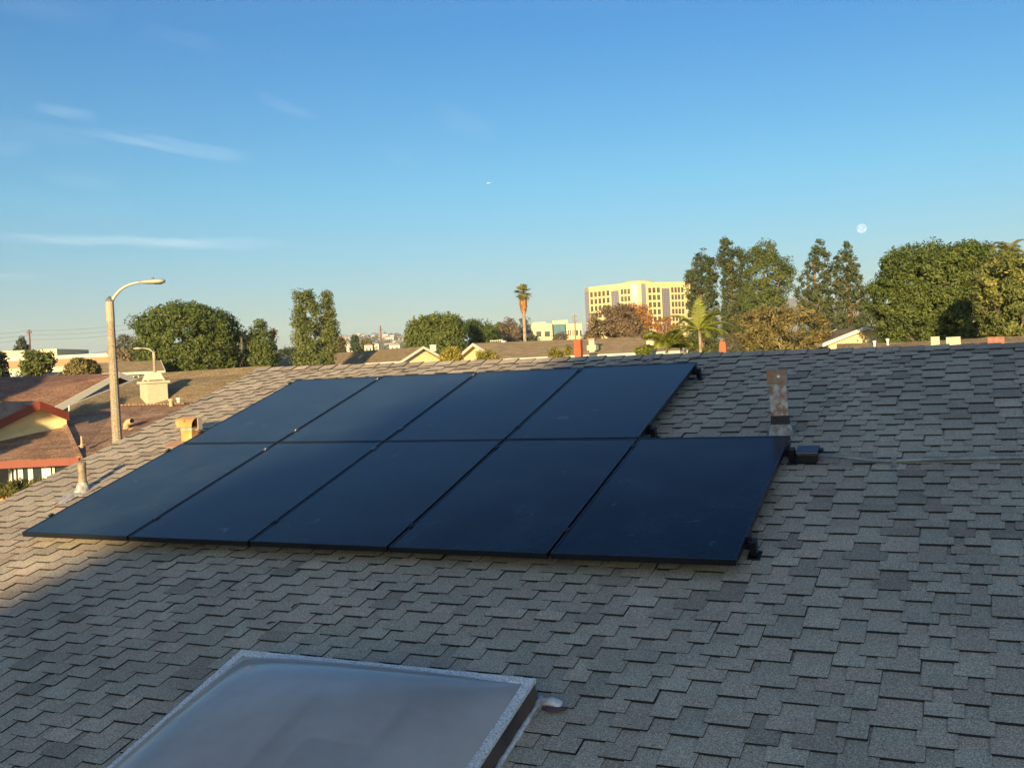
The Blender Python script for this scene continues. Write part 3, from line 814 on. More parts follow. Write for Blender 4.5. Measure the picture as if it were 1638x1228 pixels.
tree('upright bushy green tree with ragged top left of the poplar pair', 'tree', [(395, 528), (403, 525), (408, 512), (415, 506), (422, 512), (428, 512), (432, 530), (438, 550), (444, 600), (388, 600), (393, 560)], 74, G_big, 170, .42, 70, .095, BARK, seed=6, tmix=(0, .85), depthk=1)
tree('small reddish tree crown at the right shoulder of the ragged upright tree', 'tree', [(429, 528), (437, 524), (443, 532), (440, 550), (436, 575), (430, 575)], 80, G_orange, 20, .32, 50, .09, BARK, seed=7, tmix=(0, .5))
tree('tall poplar with dense narrow crown, wider left one of the poplar pair', 'tree', [(465, 470), (472, 463), (488, 466), (503, 463), (508, 480), (512, 500), (514, 540), (520, 600), (466, 600), (470, 540), (466, 520), (470, 500)], 67, G_poplar, 230, .42, 62, .085, BARKP, seed=8, group='pair of tall poplars', tw=.14, trunk_top=.85, depthk=.9)
tree('slimmer poplar with gaps in its crown, right one of the poplar pair', 'tree', [(511, 476), (517, 468), (526, 464), (530, 476), (531, 490), (536, 500), (540, 520), (538, 545), (534, 570), (536, 600), (510, 600), (515, 550), (513, 510)], 67.5, G_poplar, 120, .36, 60, .085, BARKP, seed=9, group='pair of tall poplars', tw=.12, trunk_top=.85, tmix=(.1, 1), depthk=1)
tree('leafy shrub at the foot of the poplar pair', 'shrub', [(505, 575), (512, 562), (524, 558), (532, 566), (540, 600), (500, 600)], 65, G_poplar, 50, .28, 55, .07, BARK, name='shrub', seed=10, tmix=(0, .8))
tree('bright yellow green shrub between the ragged upright tree and the poplars', 'shrub', [(440, 565), (448, 556), (456, 554), (462, 560), (466, 590), (438, 590)], 90, G_yellow, 40, .4, 50, .10, BARK, name='shrub', seed=11, tmix=(0, .6))
tree('small dark green tree beside the yellow building left of the poplars', 'tree', [(460, 556), (468, 550), (474, 560), (474, 580), (458, 580)], 110, G_dark, 25, .5, 50, .13, BARK, seed=12, tmix=(.2, .9))
tree('airy young tree standing in front of the cream commercial building', 'tree', [(28, 583), (38, 566), (48, 556), (62, 562), (74, 560), (84, 570), (88, 588), (76, 592), (66, 603), (50, 600), (34, 604)], 62, G_big, 60, .42, 45, .12, BARKP, seed=13, tmix=(.1, 1), shell=.2, tw=.09, limbs=12)
tree('slender dark eucalyptus rising behind the airy young tree by the utility pole', 'tree', [(20, 562), (30, 545), (32, 534), (37, 531), (40, 545), (46, 550), (44, 562)], 140, G_dark, 34, .42, 40, .17, BARK, seed=14, shell=.1)
tree('bushy yellow brown tree in front of the cream building near the lamp pole', 'tree', [(96, 600), (108, 592), (112, 578), (122, 570), (140, 568), (152, 576), (158, 594), (160, 606), (96, 606)], 58, G_olive, 110, .35, 60, .10, BARKP, seed=15, tmix=(.15, .95))
tree('dark green tree cut off by the left edge of the photo', 'tree', [(-60, 560), (-20, 556), (2, 562), (12, 580), (14, 600), (8, 620), (-60, 620)], 48, G_dark, 120, .36, 60, .10, BARK, seed=16, tmix=(.1, .9))
tree('small sparse shrub under the commercial building wall beside the lamp pole', 'shrub', [(160, 590), (172, 578), (180, 590), (186, 600), (160, 600)], 60, G_grey, 16, .3, 45, .09, BARK, name='shrub', seed=17)
# centre
tree('large rounded green tree behind the left cream gable', 'tree', [(651, 528), (660, 512), (678, 506), (700, 503), (722, 503), (740, 508), (748, 530), (748, 555), (744, 580), (655, 580), (650, 550)], 105, G_ficus, 330, .75, 75, .15, BARK, seed=20, gaps=4, gr=.035, tmix=(.25, 1), shell=.75, tw=.35, depthk=.9)
tree('lower dark green tree touching the right side of the large rounded one', 'tree', [(742, 530), (748, 514), (762, 511), (782, 514), (796, 524), (800, 545), (800, 570), (744, 570)], 112, G_ficus, 160, .7, 70, .15, BARK, seed=21, tmix=(0, .75), depthk=.9)
tree('thin mauve grey half bare tree left of the fan palm', 'tree', [(793, 530), (800, 518), (808, 506), (820, 504), (826, 518), (832, 530), (838, 560), (796, 560)], 120, G_brown, 110, .5, 40, .13, BARKP, seed=22, tmix=(.1, .8), shell=.2, limbs=16)
tree('small green leafy treetop between the dark green tree and the mauve one', 'tree', [(792, 525), (797, 511), (803, 515), (804, 535), (794, 545)], 125, G_big, 22, .42, 45, .15, BARK, seed=23)
tree('thin dark tree right behind the fan palm trunk', 'tree', [(829, 515), (836, 505), (845, 506), (850, 520), (853, 545), (858, 560), (826, 560)], 128, G_grey, 70, .5, 36, .13, BARKP, seed=24, shell=.2, limbs=14, tmix=(0, .8))
tree('dark bush in front of the low office building', 'bush', [(838, 556), (846, 538), (856, 534), (864, 545), (868, 560)], 118, G_dark, 30, .5, 45, .13, BARK, name='bush', seed=25)
tree('reddish brown bush below the blue glass bay of the low office building', 'bush', [(880, 556), (886, 538), (896, 527), (906, 534), (912, 545), (914, 560)], 150, G_brown, 50, .6, 50, .15, BARK, name='bush', seed=26, tmix=(.1, .8))
tree('wide brown dry tree with dense twiggy crown below the office tower', 'tree', [(933, 540), (940, 515), (950, 500), (965, 490), (980, 492), (995, 486), (1010, 495), (1022, 510), (1030, 530), (1040, 550), (1036, 570), (936, 570)], 95, G_brown, 360, .52, 70, .12, BARK, seed=27, tmix=(0, .85), tw=.3, limbs=14)
tree('orange autumn tree in front of the office tower behind the brown one', 'tree', [(985, 500), (992, 488), (1008, 486), (1022, 482), (1036, 487), (1042, 505), (1042, 530), (1040, 560), (990, 560)], 118, G_orange, 170, .6, 50, .13, BARK, seed=28, tmix=(.1, 1), shell=.3, limbs=12)
tree('sparse reddish autumn tree between the office tower and the feather palm', 'tree', [(1040, 520), (1048, 508), (1062, 503), (1076, 508), (1088, 520), (1092, 545), (1090, 570), (1042, 570)], 110, G_orange, 80, .52, 36, .13, BARKP, seed=29, tmix=(0, .9), shell=.2, limbs=16)
tree('yellow flowering shrub in front of the left cream gable', 'shrub', [(699, 580), (704, 568), (716, 557), (730, 554), (740, 565), (745, 585), (700, 585)], 50, G_yellow, 95, .22, 50, .06, BARK, name='shrub', seed=30, tmix=(.1, 1))
tree('olive shrub in front of the right cream gable', 'shrub', [(756, 578), (762, 562), (778, 560), (790, 558), (798, 572), (808, 566), (810, 582), (756, 586)], 48, G_yellow, 70, .20, 45, .055, BARK, name='shrub', seed=31, tmix=(0, .75), shell=.3)
tree('thin upright green shrub in front of the long tan roof', 'shrub', [(876, 575), (878, 555), (884, 552), (895, 562), (905, 556), (914, 550), (912, 575)], 45, G_yellow, 50, .18, 45, .05, BARK, name='shrub', seed=32, tmix=(0, .7), shell=.3)
# right
tree('low yellow green shrub at the right end of the long tan roof', 'shrub', [(1014, 572), (1018, 556), (1032, 552), (1048, 553), (1058, 572)], 42, G_palm, 60, .16, 50, .055, BARK, name='shrub', seed=33, tmix=(0, .8))
tree('ragged dark pine at the left end of the pine row beside the office tower', 'pine tree', [(1094, 450), (1099, 428), (1107, 434), (1112, 408), (1119, 402), (1123, 395), (1128, 404), (1137, 412), (1143, 408), (1150, 440), (1148, 480), (1150, 520), (1150, 570), (1098, 570), (1100, 500)], 92, G_pine, 561, 0.33, 36, .105, BARKR, name='pine_tree', seed=40, shell=.3, tw=.2, group='tall pines', limbs=8, trunk_top=.85)
tree('tallest narrow pine with pointed top, second of the pine row', 'pine tree', [(1147, 404), (1154, 390), (1156, 382), (1163, 374), (1170, 382), (1176, 396), (1186, 394), (1190, 402), (1196, 415), (1192, 440), (1190, 480), (1194, 520), (1196, 570), (1150, 570), (1155, 470), (1150, 430)], 90, G_pine, 578, 0.32, 36, .10, BARKR, name='pine_tree', seed=41, shell=.3, tw=.2, group='tall pines', limbs=8, trunk_top=.88)
tree('broad full evergreen with rounded head in the middle of the pine row', 'pine tree', [(1186, 440), (1192, 410), (1204, 390), (1218, 382), (1236, 386), (1248, 398), (1260, 415), (1271, 438), (1268, 455), (1256, 475), (1258, 500), (1262, 560), (1188, 560), (1184, 480)], 86, G_big, 400, .5, 66, .10, BARKR, name='pine_tree', seed=42, shell=.6, tw=.25, group='tall pines', tmix=(.05, .9), trunk_top=.8)
tree('gappy pine left one of the two pointed pines below the moon', 'pine tree', [(1272, 470), (1278, 440), (1288, 428), (1292, 408), (1300, 402), (1303, 388), (1310, 375), (1316, 388), (1322, 396), (1328, 412), (1330, 440), (1334, 480), (1336, 570), (1276, 570), (1280, 500)], 80, G_pine, 510, 0.28, 36, .095, BARKR, name='pine_tree', seed=43, shell=.3, tw=.18, group='tall pines', limbs=9, trunk_top=.85)
tree('gappy pine with reddish trunk showing, right below the moon', 'pine tree', [(1330, 420), (1337, 404), (1342, 398), (1345, 386), (1351, 375), (1357, 386), (1364, 404), (1374, 422), (1380, 450), (1388, 470), (1388, 500), (1386, 570), (1330, 570), (1336, 480)], 78, G_pine, 510, 0.26, 36, .092, BARKR, name='pine_tree', seed=44, shell=.3, tw=.2, group='tall pines', limbs=9, trunk_top=.85)
tree('broad olive tree with dry brown leaves and a pale trunk behind the ridge', 'tree', [(1178, 520), (1190, 500), (1210, 490), (1240, 487), (1270, 490), (1300, 494), (1318, 510), (1330, 530), (1330, 575), (1180, 575)], 52, G_olive, 380, .28, 52, .068, BARKP, seed=45, tmix=(.05, 1), shell=.3, tw=.16, limbs=18)
tree('leafy dark shrub between the gable house and the pines', 'shrub', [(1318, 545), (1326, 510), (1350, 500), (1384, 505), (1394, 525), (1392, 570), (1316, 570)], 100, G_olive, 130, .5, 50, .12, BARK, name='shrub', seed=46, tmix=(0, .7))
tree('huge dense dark green tree with clipped rounded crown right of the cream gable', 'tree', [(1395, 470), (1400, 440), (1410, 425), (1418, 405), (1436, 394), (1470, 389), (1500, 385), (1540, 388), (1572, 392), (1600, 400), (1620, 420), (1640, 500), (1640, 590), (1418, 590), (1414, 535), (1398, 515)], 44, G_ficus, 1250, .36, 88, .070, BARK, seed=47, shell=.85, tw=.5, tmix=(.0, .9), depthk=.75, gaps=5, gr=.02)
tree('yellowish green tree with loose drooping branches at the right edge', 'tree', [(1560, 450), (1570, 432), (1585, 420), (1600, 408), (1625, 402), (1660, 400), (1720, 420), (1720, 600), (1600, 600), (1575, 560), (1580, 520), (1566, 480)], 34, G_rt, 480, .27, 66, .066, BARK, seed=48, shell=.5, tw=.2, tmix=(.15, 1), limbs=12)
tree('small bluish shrub on the ridge line between the feather palm and the olive tree', 'shrub', [(1150, 560), (1160, 535), (1172, 530), (1182, 540), (1186, 565)], 48, G_grey, 45, .2, 45, .05, BARK, name='shrub', seed=49)

# near left yard
M_hedge = leaf_mat('hedge_leaves', (.05, .06, .012), (.13, .13, .03), (.30, .24, .08))
tree('low flowering hedge growing on top of the orange garden wall', 'hedge', [(-60, 776), (0, 771), (30, 768), (64, 765), (76, 770), (70, 778), (40, 786), (0, 791), (-60, 797)], 18.6, M_hedge, 130, .11, 60, .026, BARK, name='hedge', seed=50, tw=.03, depthk=.25, tmix=(0, 1), trunk_top=.5)


# palms
def fan_palm():
    top = at(836.5, 471, 98); b = at(838.5, 560, 98); base = np.array([b[0], b[1], gz(b[0], b[1])])
    t = thing('fan_palm', 'tall slender fan palm with an orange skirt of dead leaves against the sky', 'palm tree', base)
    m = MB(); m.tube([base, (base + top) / 2 + [.05, 0, 0], top], [.24, .17, .14], 10); obj('trunk', m, BARKP, t)
    r_ = np.random.default_rng(5); m = MB(); sk = MB()
    for i in range(64):
        a = r_.uniform(0, 2 * math.pi); e = r_.uniform(-1.0, 1.5); L = r_.uniform(.36, .60)
        d = np.array([math.cos(a) * math.cos(e), math.sin(a) * math.cos(e), math.sin(e)]); c = top + Z * .15 + d * L
        side = np.cross(d, Z); side /= np.linalg.norm(side) + 1e-6; upv = np.cross(side, d)
        tn = r_.random()
        for k in range(11):
            w = (k - 5) / 5 * 1.25; q = d * math.cos(w) + side * math.sin(w); ln = .46 * (1 - .25 * abs(w))
            p = np.cross(q, upv) * .028
            m.add([c - p, c + p, c + q * ln * .7 + p * 1.1 - Z * .03, c + q * ln - Z * .08, c + q * ln * .7 - p * 1.1 - Z * .03], [(0, 1, 2, 3, 4)], 0, min(1, max(0, tn * .6 + r_.random() * .4)))
        m.tube([top, c], [.02, .012], 4, tone=.6)
    for i in range(330):
        a = r_.uniform(0, 2 * math.pi); h = r_.uniform(-1.35, -.25); rr = .31 * (1 - max(0, -h - .6) / 1.3) * r_.uniform(.55, 1)
        p = top + np.array([math.cos(a) * rr, math.sin(a) * rr, h]); q = p + np.array([math.cos(a) * .12, math.sin(a) * .12, -r_.uniform(.35, .6)])
        s = np.array([-math.sin(a), math.cos(a), 0]) * .09
        sk.add([p - s, p + s, q + s * .3, q - s * .3], [(0, 1, 2, 3)], 0, r_.random())
    obj('crown', m, G_fan, t); obj('dead_leaf_skirt', sk, G_skirt, t)
fan_palm()


def feather(m, st, az_, el_, L, r_, curl=1.2, leaf=.42, tone=(0, 1), n=26):
    d = np.array([math.sin(az_) * math.cos(el_), math.cos(az_) * math.cos(el_), math.sin(el_)]); p = st.copy(); pts = [p.copy()]
    for i in range(n):
        e = el_ - curl * (i / n) ** 1.5; d = np.array([math.sin(az_) * math.cos(e), math.cos(az_) * math.cos(e), math.sin(e)]); p = p + d * L / n; pts.append(p.copy())
    m.tube(pts, list(np.linspace(.035, .008, n + 1)), 5, tone=.6)
    tn = r_.uniform(*tone)
    for i in range(2, n + 1):
        d = pts[i] - pts[i - 1]; d /= np.linalg.norm(d); s = np.cross(d, Z); s /= np.linalg.norm(s) + 1e-6
        ll = leaf * (.5 + .9 * math.sin(math.pi * (i / n) ** .8)) * r_.uniform(.85, 1.1)
        for sg in (-1, 1):
            for k in (0, .5):
                b = pts[i] - d * L / n * k; q = (s * sg * .8 + d * .55 - Z * r_.uniform(.15, .55)); q /= np.linalg.norm(q)
                w = d * .012
                m.add([b - w, b + w, b + q * ll * .6 + w * .8, b + q * ll, b + q * ll * .6 - w * .8], [(0, 1, 2, 3, 4)], 0, min(1, max(0, tn + r_.uniform(-.2, .2))))


def feather_palm(name, label, px, py, d, n, L, leaf, tw, seed, fixed=(), h0=0, group=None, emin=.1, tone=(.1, .8), lm=None, bk=None):
    r_ = np.random.default_rng(seed); top = at(px, py, d); b = np.array([top[0], top[1], gz(top[0], top[1])])
    t = thing(name, label, 'palm tree', b, group)
    m = MB(); m.tube([b, (b + top) / 2, top], [tw * 1.3, tw, tw * .8], 9); obj('trunk', m, bk or BARKP, t)
    m = MB()
    for a, e, l, c, tn in fixed: feather(m, top, a, e, l, r_, c, leaf, tn)
    for i in range(n): feather(m, top, i * 2.4 + r_.uniform(-.3, .3), r_.uniform(emin, 1.25), L * r_.uniform(.8, 1.1), r_, r_.uniform(1.1, 1.9), leaf, tone)
    obj('crown', m, lm or G_palm, t)
    return t
feather_palm('feather_palm', 'bright yellow green feather palm with one big upright frond behind the ridge', 1119, 528, 38, 7, 1.35, .23, .06, 3,
             fixed=((.35, 1.50, 1.2, .15, (.6, .9)), (0.1, 1.35, 1.15, .3, (.7, 1)), (-1.45, .95, 1.5, 1.5, (.6, .9)), (-1.7, .45, 1.4, 1.3, (.3, .7)), (1.5, .55, 1.6, 1.6, (.3, .6)), (1.7, .15, 1.35, 1.3, (.2, .5)), (1.2, 1.0, 1.3, 1.2, (.3, .6))))
feather_palm('feather_palm', 'low clump of drooping yellow green palm fronds left of the big upright frond', 1066, 552, 40, 18, 1.1, .34, .08, 4, emin=.5, tone=(.3, 1))
feather_palm('feather_palm', 'low palm clump in front of the street lamp behind the ridge', 1090, 556, 41, 14, .9, .30, .07, 6, emin=.4, tone=(.3, 1))
feather_palm('feather_palm', 'dark palm head poking above the huge tree, left one near the right edge', 1553, 400, 70, 14, .9, .26, .14, 8, emin=.2, tone=(.2, .9), lm=G_fan, group='dark palm heads above the huge tree')
feather_palm('feather_palm', 'dark palm head poking above the huge tree, middle one', 1580, 400, 71, 14, .9, .26, .14, 9, emin=.2, tone=(.2, .9), lm=G_fan, group='dark palm heads above the huge tree')
feather_palm('feather_palm', 'dark spiky palm head nearest the right edge above the yellowish tree', 1614, 402, 60, 18, 1.15, .30, .15, 10, emin=.1, tone=(.2, .9), lm=G_fan, group='dark palm heads above the huge tree')
feather_palm('feather_palm', 'small dark palm behind the big round tree left of the upright tree', 386, 538, 88, 14, .9, .26, .12, 12, emin=.2, tone=(0, .5), lm=G_dark, bk=BARK)


# ---------------------------------------------------------------- houses
DIR = (U[:2], Vh[:2])
RB = ((.9033, -.4290), .32, .14)
M_tan = shingle_mat('tan_shingles', (.18, .135, .072), (.22, .165, .09), (.26, .20, .112), gran=30, bands=RB, stain=.12)
M_brownr = shingle_mat('brown_shingles', (.19, .115, .072), (.26, .160, .102), (.33, .21, .14), gran=30, bands=RB, stain=.25)
M_darkr = shingle_mat('dark_brown_shingles', (.15, .085, .06), (.20, .115, .08), (.25, .145, .10), gran=30, bands=RB, stain=.2)
M_greyr = shingle_mat('grey_tan_shingles', (.245, .185, .10), (.30, .228, .125), (.35, .27, .155), gran=30, bands=RB, stain=.12)
M_fasc = mat('white_fascia', (.60, .57, .46), .6)
M_orange = mat('red_orange_fascia', (.21, .040, .016), .65, noise=(2, (.17, .032, .013), .4, .6))
M_winglass = mat('window_glass', (.02, .03, .035), .08, spec=.9)
M_cream = mat('cream_wall', (.74, .60, .31), .9, noise=(1.2, (.68, .55, .28), .4, .6))


def slab(mb, pts, th=.10, m=0):
    """roof plane: polygon with real thickness downwards"""
    mb.prism([np.array(p) - Z * th for p in pts], Z * th, m)


def gable_house(label, ax, ay, d, G, Rv, hw, rise, length, rm, wm, group=None, wall_h=2.5, chim=(), over=.35, fw=.16):
    A = at(ax, ay, d); G = np.array([*G, 0.0]); G /= np.linalg.norm(G); Rv = np.array([*Rv, 0.0]); Rv /= np.linalg.norm(Rv)
    B = A + Rv * length; gr = gz(A[0], A[1]); t = thing('house', label, 'house', (A[0], A[1], gr), group)
    r = MB()
    for s in (1, -1): slab(r, [A, B, B + G * hw * s - Z * rise, A + G * hw * s - Z * rise] if s > 0 else [B, A, A - G * hw - Z * rise, B - G * hw - Z * rise])
    ro = obj('roof', r, rm, t)
    f = MB()
    for s in (1, -1):
        for P, o in ((A, -1), (B, 1)):
            q = P + Rv * o * .002; f.prism([q + Z * .02, q + G * hw * s - Z * (rise - .02), q + G * hw * s - Z * (rise + fw), q - Z * fw], Rv * o * .04)
        e0 = A + G * (hw + .002) * s - Z * rise; e1 = B + G * (hw + .002) * s - Z * rise
        f.prism([e0, e1, e1 - Z * fw, e0 - Z * fw], G * s * .04)
    obj('fascia', f, M_fasc, t)
    w = MB(); k = over; hh = hw - k; zr = rise * hh / hw
    a, b = A + Rv * k - Z * .12, B - Rv * k - Z * .12
    for P, o in ((a, 1), (b, -1)):
        w.prism([P, P + G * hh - Z * zr, np.array([*(P + G * hh)[:2], gr - .1]), np.array([*(P - G * hh)[:2], gr - .1]), P - G * hh - Z * zr], Rv * o * .12)
    for s in (1, -1):
        p, q = a + G * hh * s - Z * zr + Rv * .12, b + G * hh * s - Z * zr - Rv * .12
        w.prism([p, q, np.array([q[0], q[1], gr - .1]), np.array([p[0], p[1], gr - .1])], -G * s * .12)
    obj('wall', w, wm, t)
    for s in (1,):
        for fx in (.2, .45, .7):
            p = a + G * hh * s + Rv * length * fx; z0 = A[2] - rise - .75
            q = MB(); q.box((p[0], p[1], z0), 1.4, .06, 1.0, (Rv, G, Z)); wo = obj('window', q, M_winglass, t)
            q = MB()
            for dx in (-.72, 0, .72): q.box(np.array([p[0], p[1], z0]) + Rv * dx + G * s * .03, .06, .05, 1.1, (Rv, G, Z))
            for dz in (-.53, .53): q.box(np.array([p[0], p[1], z0 + dz]) + G * s * .03, 1.38, .04, .06, (Rv, G, Z))
            obj('window_frame', q, M_fasc, wo)
    return t


hA = gable_house('left one of the two gabled houses beyond the ridge, partly behind the poplars', 677, 554, 70, (-.76, -.65), (-.65, .76), 1.95, .95, 19, M_tan, M_cream, 'low houses beyond the ridge')
hB = gable_house('right one of the two gabled houses beyond the ridge, with the long tan roof', 757, 549, 60, (.42, -.91), (.91, .42), 3.5, 1.0, 12.6, M_greyr, M_cream, 'low houses beyond the ridge')
gable_house('house with a bright cream gable under the huge tree at the right', 1388, 521, 49, (1, -.1), (.1, 1), 2.1, .74, 7, M_tan, M_cream, 'low houses beyond the ridge', over=.3)
gable_house('house roof seen as a brown sliver left of the poplars', 420, 575, 92, (-.3, -.95), (.95, -.3), 4, 1.2, 8, M_darkr, M_cream, 'low houses beyond the ridge')
gable_house('small flat looking tan house behind the tall lamp pole', 150, 580.5, 66, (.42, -.91), (.91, .42), 2.4, .72, 4.1, M_greyr, M_cream, 'houses on the left side')


def poly_pts(L): return [at(*p) for p in L]

def left_houses():
    # tan roof with the white chimney
    g0 = at(250, 650, 30); t = thing('house', 'house with a broad plain tan roof that carries the big cream chimney', 'house', (g0[0], g0[1], 0), 'houses on the left side')
    r = MB(); P = poly_pts([(111, 650, 28.8), (243, 597, 32), (432, 584.5, 31), (470, 660, 27.5), (250, 690, 27), (111, 676, 27.8)])
    slab(r, P)
    bk = Vh * 5 - Z * 1.6; slab(r, [P[1], P[1] + bk, P[2] + bk, P[2]]); obj('roof', r, M_tan, t)
    f = MB(); a, b = P[0], P[1]; f.prism([a + Z * .03, b + Z * .03, b - Z * .13, a - Z * .13], -U * .05); f.prism([b + Z * .03, b + bk + Z * .03, b + bk - Z * .13, b - Z * .13], -U * .05); obj('fascia', f, M_fasc, t)
    w = MB()
    for q0, q1 in ((P[0] + U * .4 + Vh * .1, P[1] + U * .4 - Vh * .1), (P[1] + U * .4 + Vh * .1, P[1] + bk + U * .4)):
        w.prism([q0 - Z * .15, q1 - Z * .15, np.array([q1[0], q1[1], 0]), np.array([q0[0], q0[1], 0])], U * .12)
    obj('wall', w, M_cream, t)
    # brown hip roof, near
    g0 = at(50, 740, 24); t = thing('house', 'near house with reddish brown hip roof, orange red fascia and cream gable', 'house', (g0[0], g0[1], 0), 'houses on the left side')
    C = at(127, 731, 23); Hp = at(98, 668, 25.6)
    r = MB(); FL = at(-150, 744, 22.6); FT = at(-150, 676, 25.4)
    slab(r, [FL, C, Hp, FT])
    rs = poly_pts([(127, 731, 23), (335, 705, 24.2), (300, 646, 27.3), (192, 649, 27.6), (98, 668, 25.6)])
    for tri in ((0, 1, 2), (0, 2, 3), (0, 3, 4)): slab(r, [rs[i] for i in tri])
    bk = Vh * 3 - Z * 1.0; slab(r, [rs[3], rs[3] + bk, rs[2] + bk, rs[2]])
    ro = obj('roof', r, M_brownr, t)
    # hip caps
    c = MB()
    for s in np.linspace(0, 1, 22)[:-1]:
        p = C * (1 - s) + Hp * s + Z * .03; c.box(p, .16, .17, .035, (U, (Hp - C) / np.linalg.norm(Hp - C), N))
    obj('hip_caps', c, M_brownr, ro); c = MB()
    for s in np.linspace(0, 1, 20)[:-1]:
        p = rs[3] * (1 - s) + rs[2] * s + Z * .02; c.box(p, .20, .22, .04, (U, Vh, Z))
    obj('ridge_caps', c, M_brownr, ro)
    f = MB(); e = -Z * .17
    nf = np.array([.05, -1, 0]) * .05
    f.prism([FL - Z * .01, C - Z * .01, C + e, FL + e], nf)
    q = at(335, 705, 24.2); nr = np.cross(q - C, Z); nr /= np.linalg.norm(nr)
    f.prism([C - Z * .01, q - Z * .01, q + e, C + e], nr * .05)
    obj('fascia', f, M_orange, t)
    # gable dormer above
    ap = at(62, 641, 24.3); gl = at(-40, 690, 23.6); grr = at(109, 659.5, 24.9)
    dn = np.array([-.7, .7, 0]) * 4.5; VG = np.array([-.7, .7, 0])
    r = MB(); slab(r, [ap, ap + dn, gl + dn, gl], .08); slab(r, [grr, grr + dn, ap + dn, ap], .08); obj('gable_roof', r, M_brownr, ro)
    f = MB(); h_ = -Z * .20
    f.prism([gl, ap, ap + h_, gl + h_], -VG * .06); f.prism([ap - VG * .002, grr - VG * .002, grr + h_ - VG * .002, ap + h_ - VG * .002], -VG * .06); obj('gable_fascia', f, M_orange, ro)
    w = MB(); k = VG * .12; w.prism([ap + k + h_ * .3, grr + k + h_ * .3, grr + k - Z * .42, gl + k - Z * .42, gl + k + h_ * .3], VG * .1); obj('gable_wall', w, M_cream, ro)
    # front wall, windows
    w = MB(); wa = FL + Vh * .55; wb = C + Vh * .45 - U * .45
    w.prism([np.array([wa[0], wa[1], 0]), np.array([wb[0], wb[1], 0]), wb - Z * .28, wa - Z * .28], Vh * .15)
    wc = q - nr * .5; w.prism([np.array([wb[0], wb[1], 0]), np.array([wc[0], wc[1], 0]), wc - Z * .3, wb - Z * .3], -nr * .15)
    obj('wall', w, mat('dark_red_brown_wall', (.10, .035, .025), .9), t)
    dv = wb - wa; dv[2] = 0; dv /= np.linalg.norm(dv); pn = np.array([dv[1], -dv[0], 0])
    def onw(px, z):     # point on the front wall seen at column px
        d0 = at(px, 750, 1.0) - np.array([0, 0, CZ]); s = ((wa[:2] @ pn[:2])) / (d0[:2] @ pn[:2]); return np.array([d0[0] * s, d0[1] * s, z])
    z1 = wa[2] - .22; z0 = z1 - .75
    for x0, x1, nm in ((-30, 17, 2), (18, 32, 2), (36, 48, 1), (52, 70, 1)):
        a, b = onw(x0, z0), onw(x1, z0); cc = (a + b) / 2; wd = np.linalg.norm(b - a)
        m = MB(); m.box(cc + Z * .37 + pn * .03, wd, .03, .74, (dv, pn, Z)); wo = obj('window', m, M_winglass, t)
        m = MB()
        for s in (-1, 1): m.box(cc + Z * .37 + dv * s * wd / 2 + pn * .05, .05, .05, .80, (dv, pn, Z))
        if nm == 2: m.box(cc + Z * .37 + pn * .05, .045, .045, .78, (dv, pn, Z))
        m.box(cc + Z * .76 + pn * .05, wd + .1, .045, .05, (dv, pn, Z)); m.box(cc - Z * .02 + pn * .05, wd + .1, .045, .05, (dv, pn, Z)); obj('window_frame', m, M_white, wo)
    a = onw(77, z0); m = MB(); m.box(a + Z * .3 + pn * .06, .16, .06, .85, (dv, pn, Z)); m.box(a + Z * .3 + dv * .14 + pn * .06, .05, .06, .85, (dv, pn, Z)); obj('porch_post', m, M_white, t)
    a = onw(88, z0); m = MB(); m.box(onw(98, z0 + .42) + pn * .04, .55, .03, .75, (dv, pn, Z)); obj('garage_window', m, M_winglass, t)
    # dark roofed house behind
    g0 = at(60, 630, 38); t = thing('house', 'dark brown roofed house mostly in tree shade with white rake boards', 'house', (g0[0], g0[1], 0), 'houses on the left side')
    A = at(-120, 607, 38); B = at(190, 597, 39.4); Cc = at(88, 652, 37.0); D = at(-120, 664, 34.5)
    r = MB(); slab(r, [D, Cc, B, A]); bk = Vh * 6 - Z * 2.0; slab(r, [A, B, B + bk, A + bk]); obj('roof', r, M_darkr, t)
    f = MB(); dd = B - Cc; nn = np.cross(dd, Z); nn /= np.linalg.norm(nn)
    f.prism([Cc + Z * .05, B + Z * .05, B - Z * .16, Cc - Z * .22], nn * .05)
    f.prism([B + Z * .05, B + bk + Z * .05, B + bk - Z * .16, B - Z * .16], nn * .05)
    e0, e1 = D, Cc; f.prism([D + Z * .02, Cc + Z * .02, Cc - Z * .2, D - Z * .2], -Vh * .05)
    obj('fascia', f, M_fasc, t)
    w = MB(); i1, i2 = Cc - nn * .1 - Z * .2, B - nn * .1 - Z * .14
    w.prism([i1, i2, np.array([i2[0], i2[1], 0]), np.array([i1[0], i1[1], 0])], -nn * .1)
    i0 = D + Vh * .5; i3 = Cc + Vh * .5; w.prism([np.array([i0[0], i0[1], 0]), np.array([i3[0], i3[1], 0]), i3 - Z * .12, i0 - Z * .12], Vh * .1)
    obj('wall', w, mat('grey_blue_wall', (.28, .29, .28), .9), t)
    m = MB(); p = at(75, 610, 40.2); m.box(p + Z * .0, .5, .35, .22, (U, Vh, Z), top=.6); obj('roof_vent', m, mat('pale_vent', (.5, .5, .48), .6), t)
    # garden wall
    a, b = at(-80, 806, 18.2), at(46, 786, 18.9); t = thing('garden_wall', 'orange lit stucco garden wall under the flowering hedge', 'wall', (a[0], a[1], 0))
    m = MB(); m.prism([np.array([a[0], a[1], 0]), np.array([b[0], b[1], 0]), b, a], Vh * .2); obj('wall_face', m, mat('orange_stucco', (.62, .36, .12), .9, noise=(4, (.56, .32, .10), .4, .6)), t)
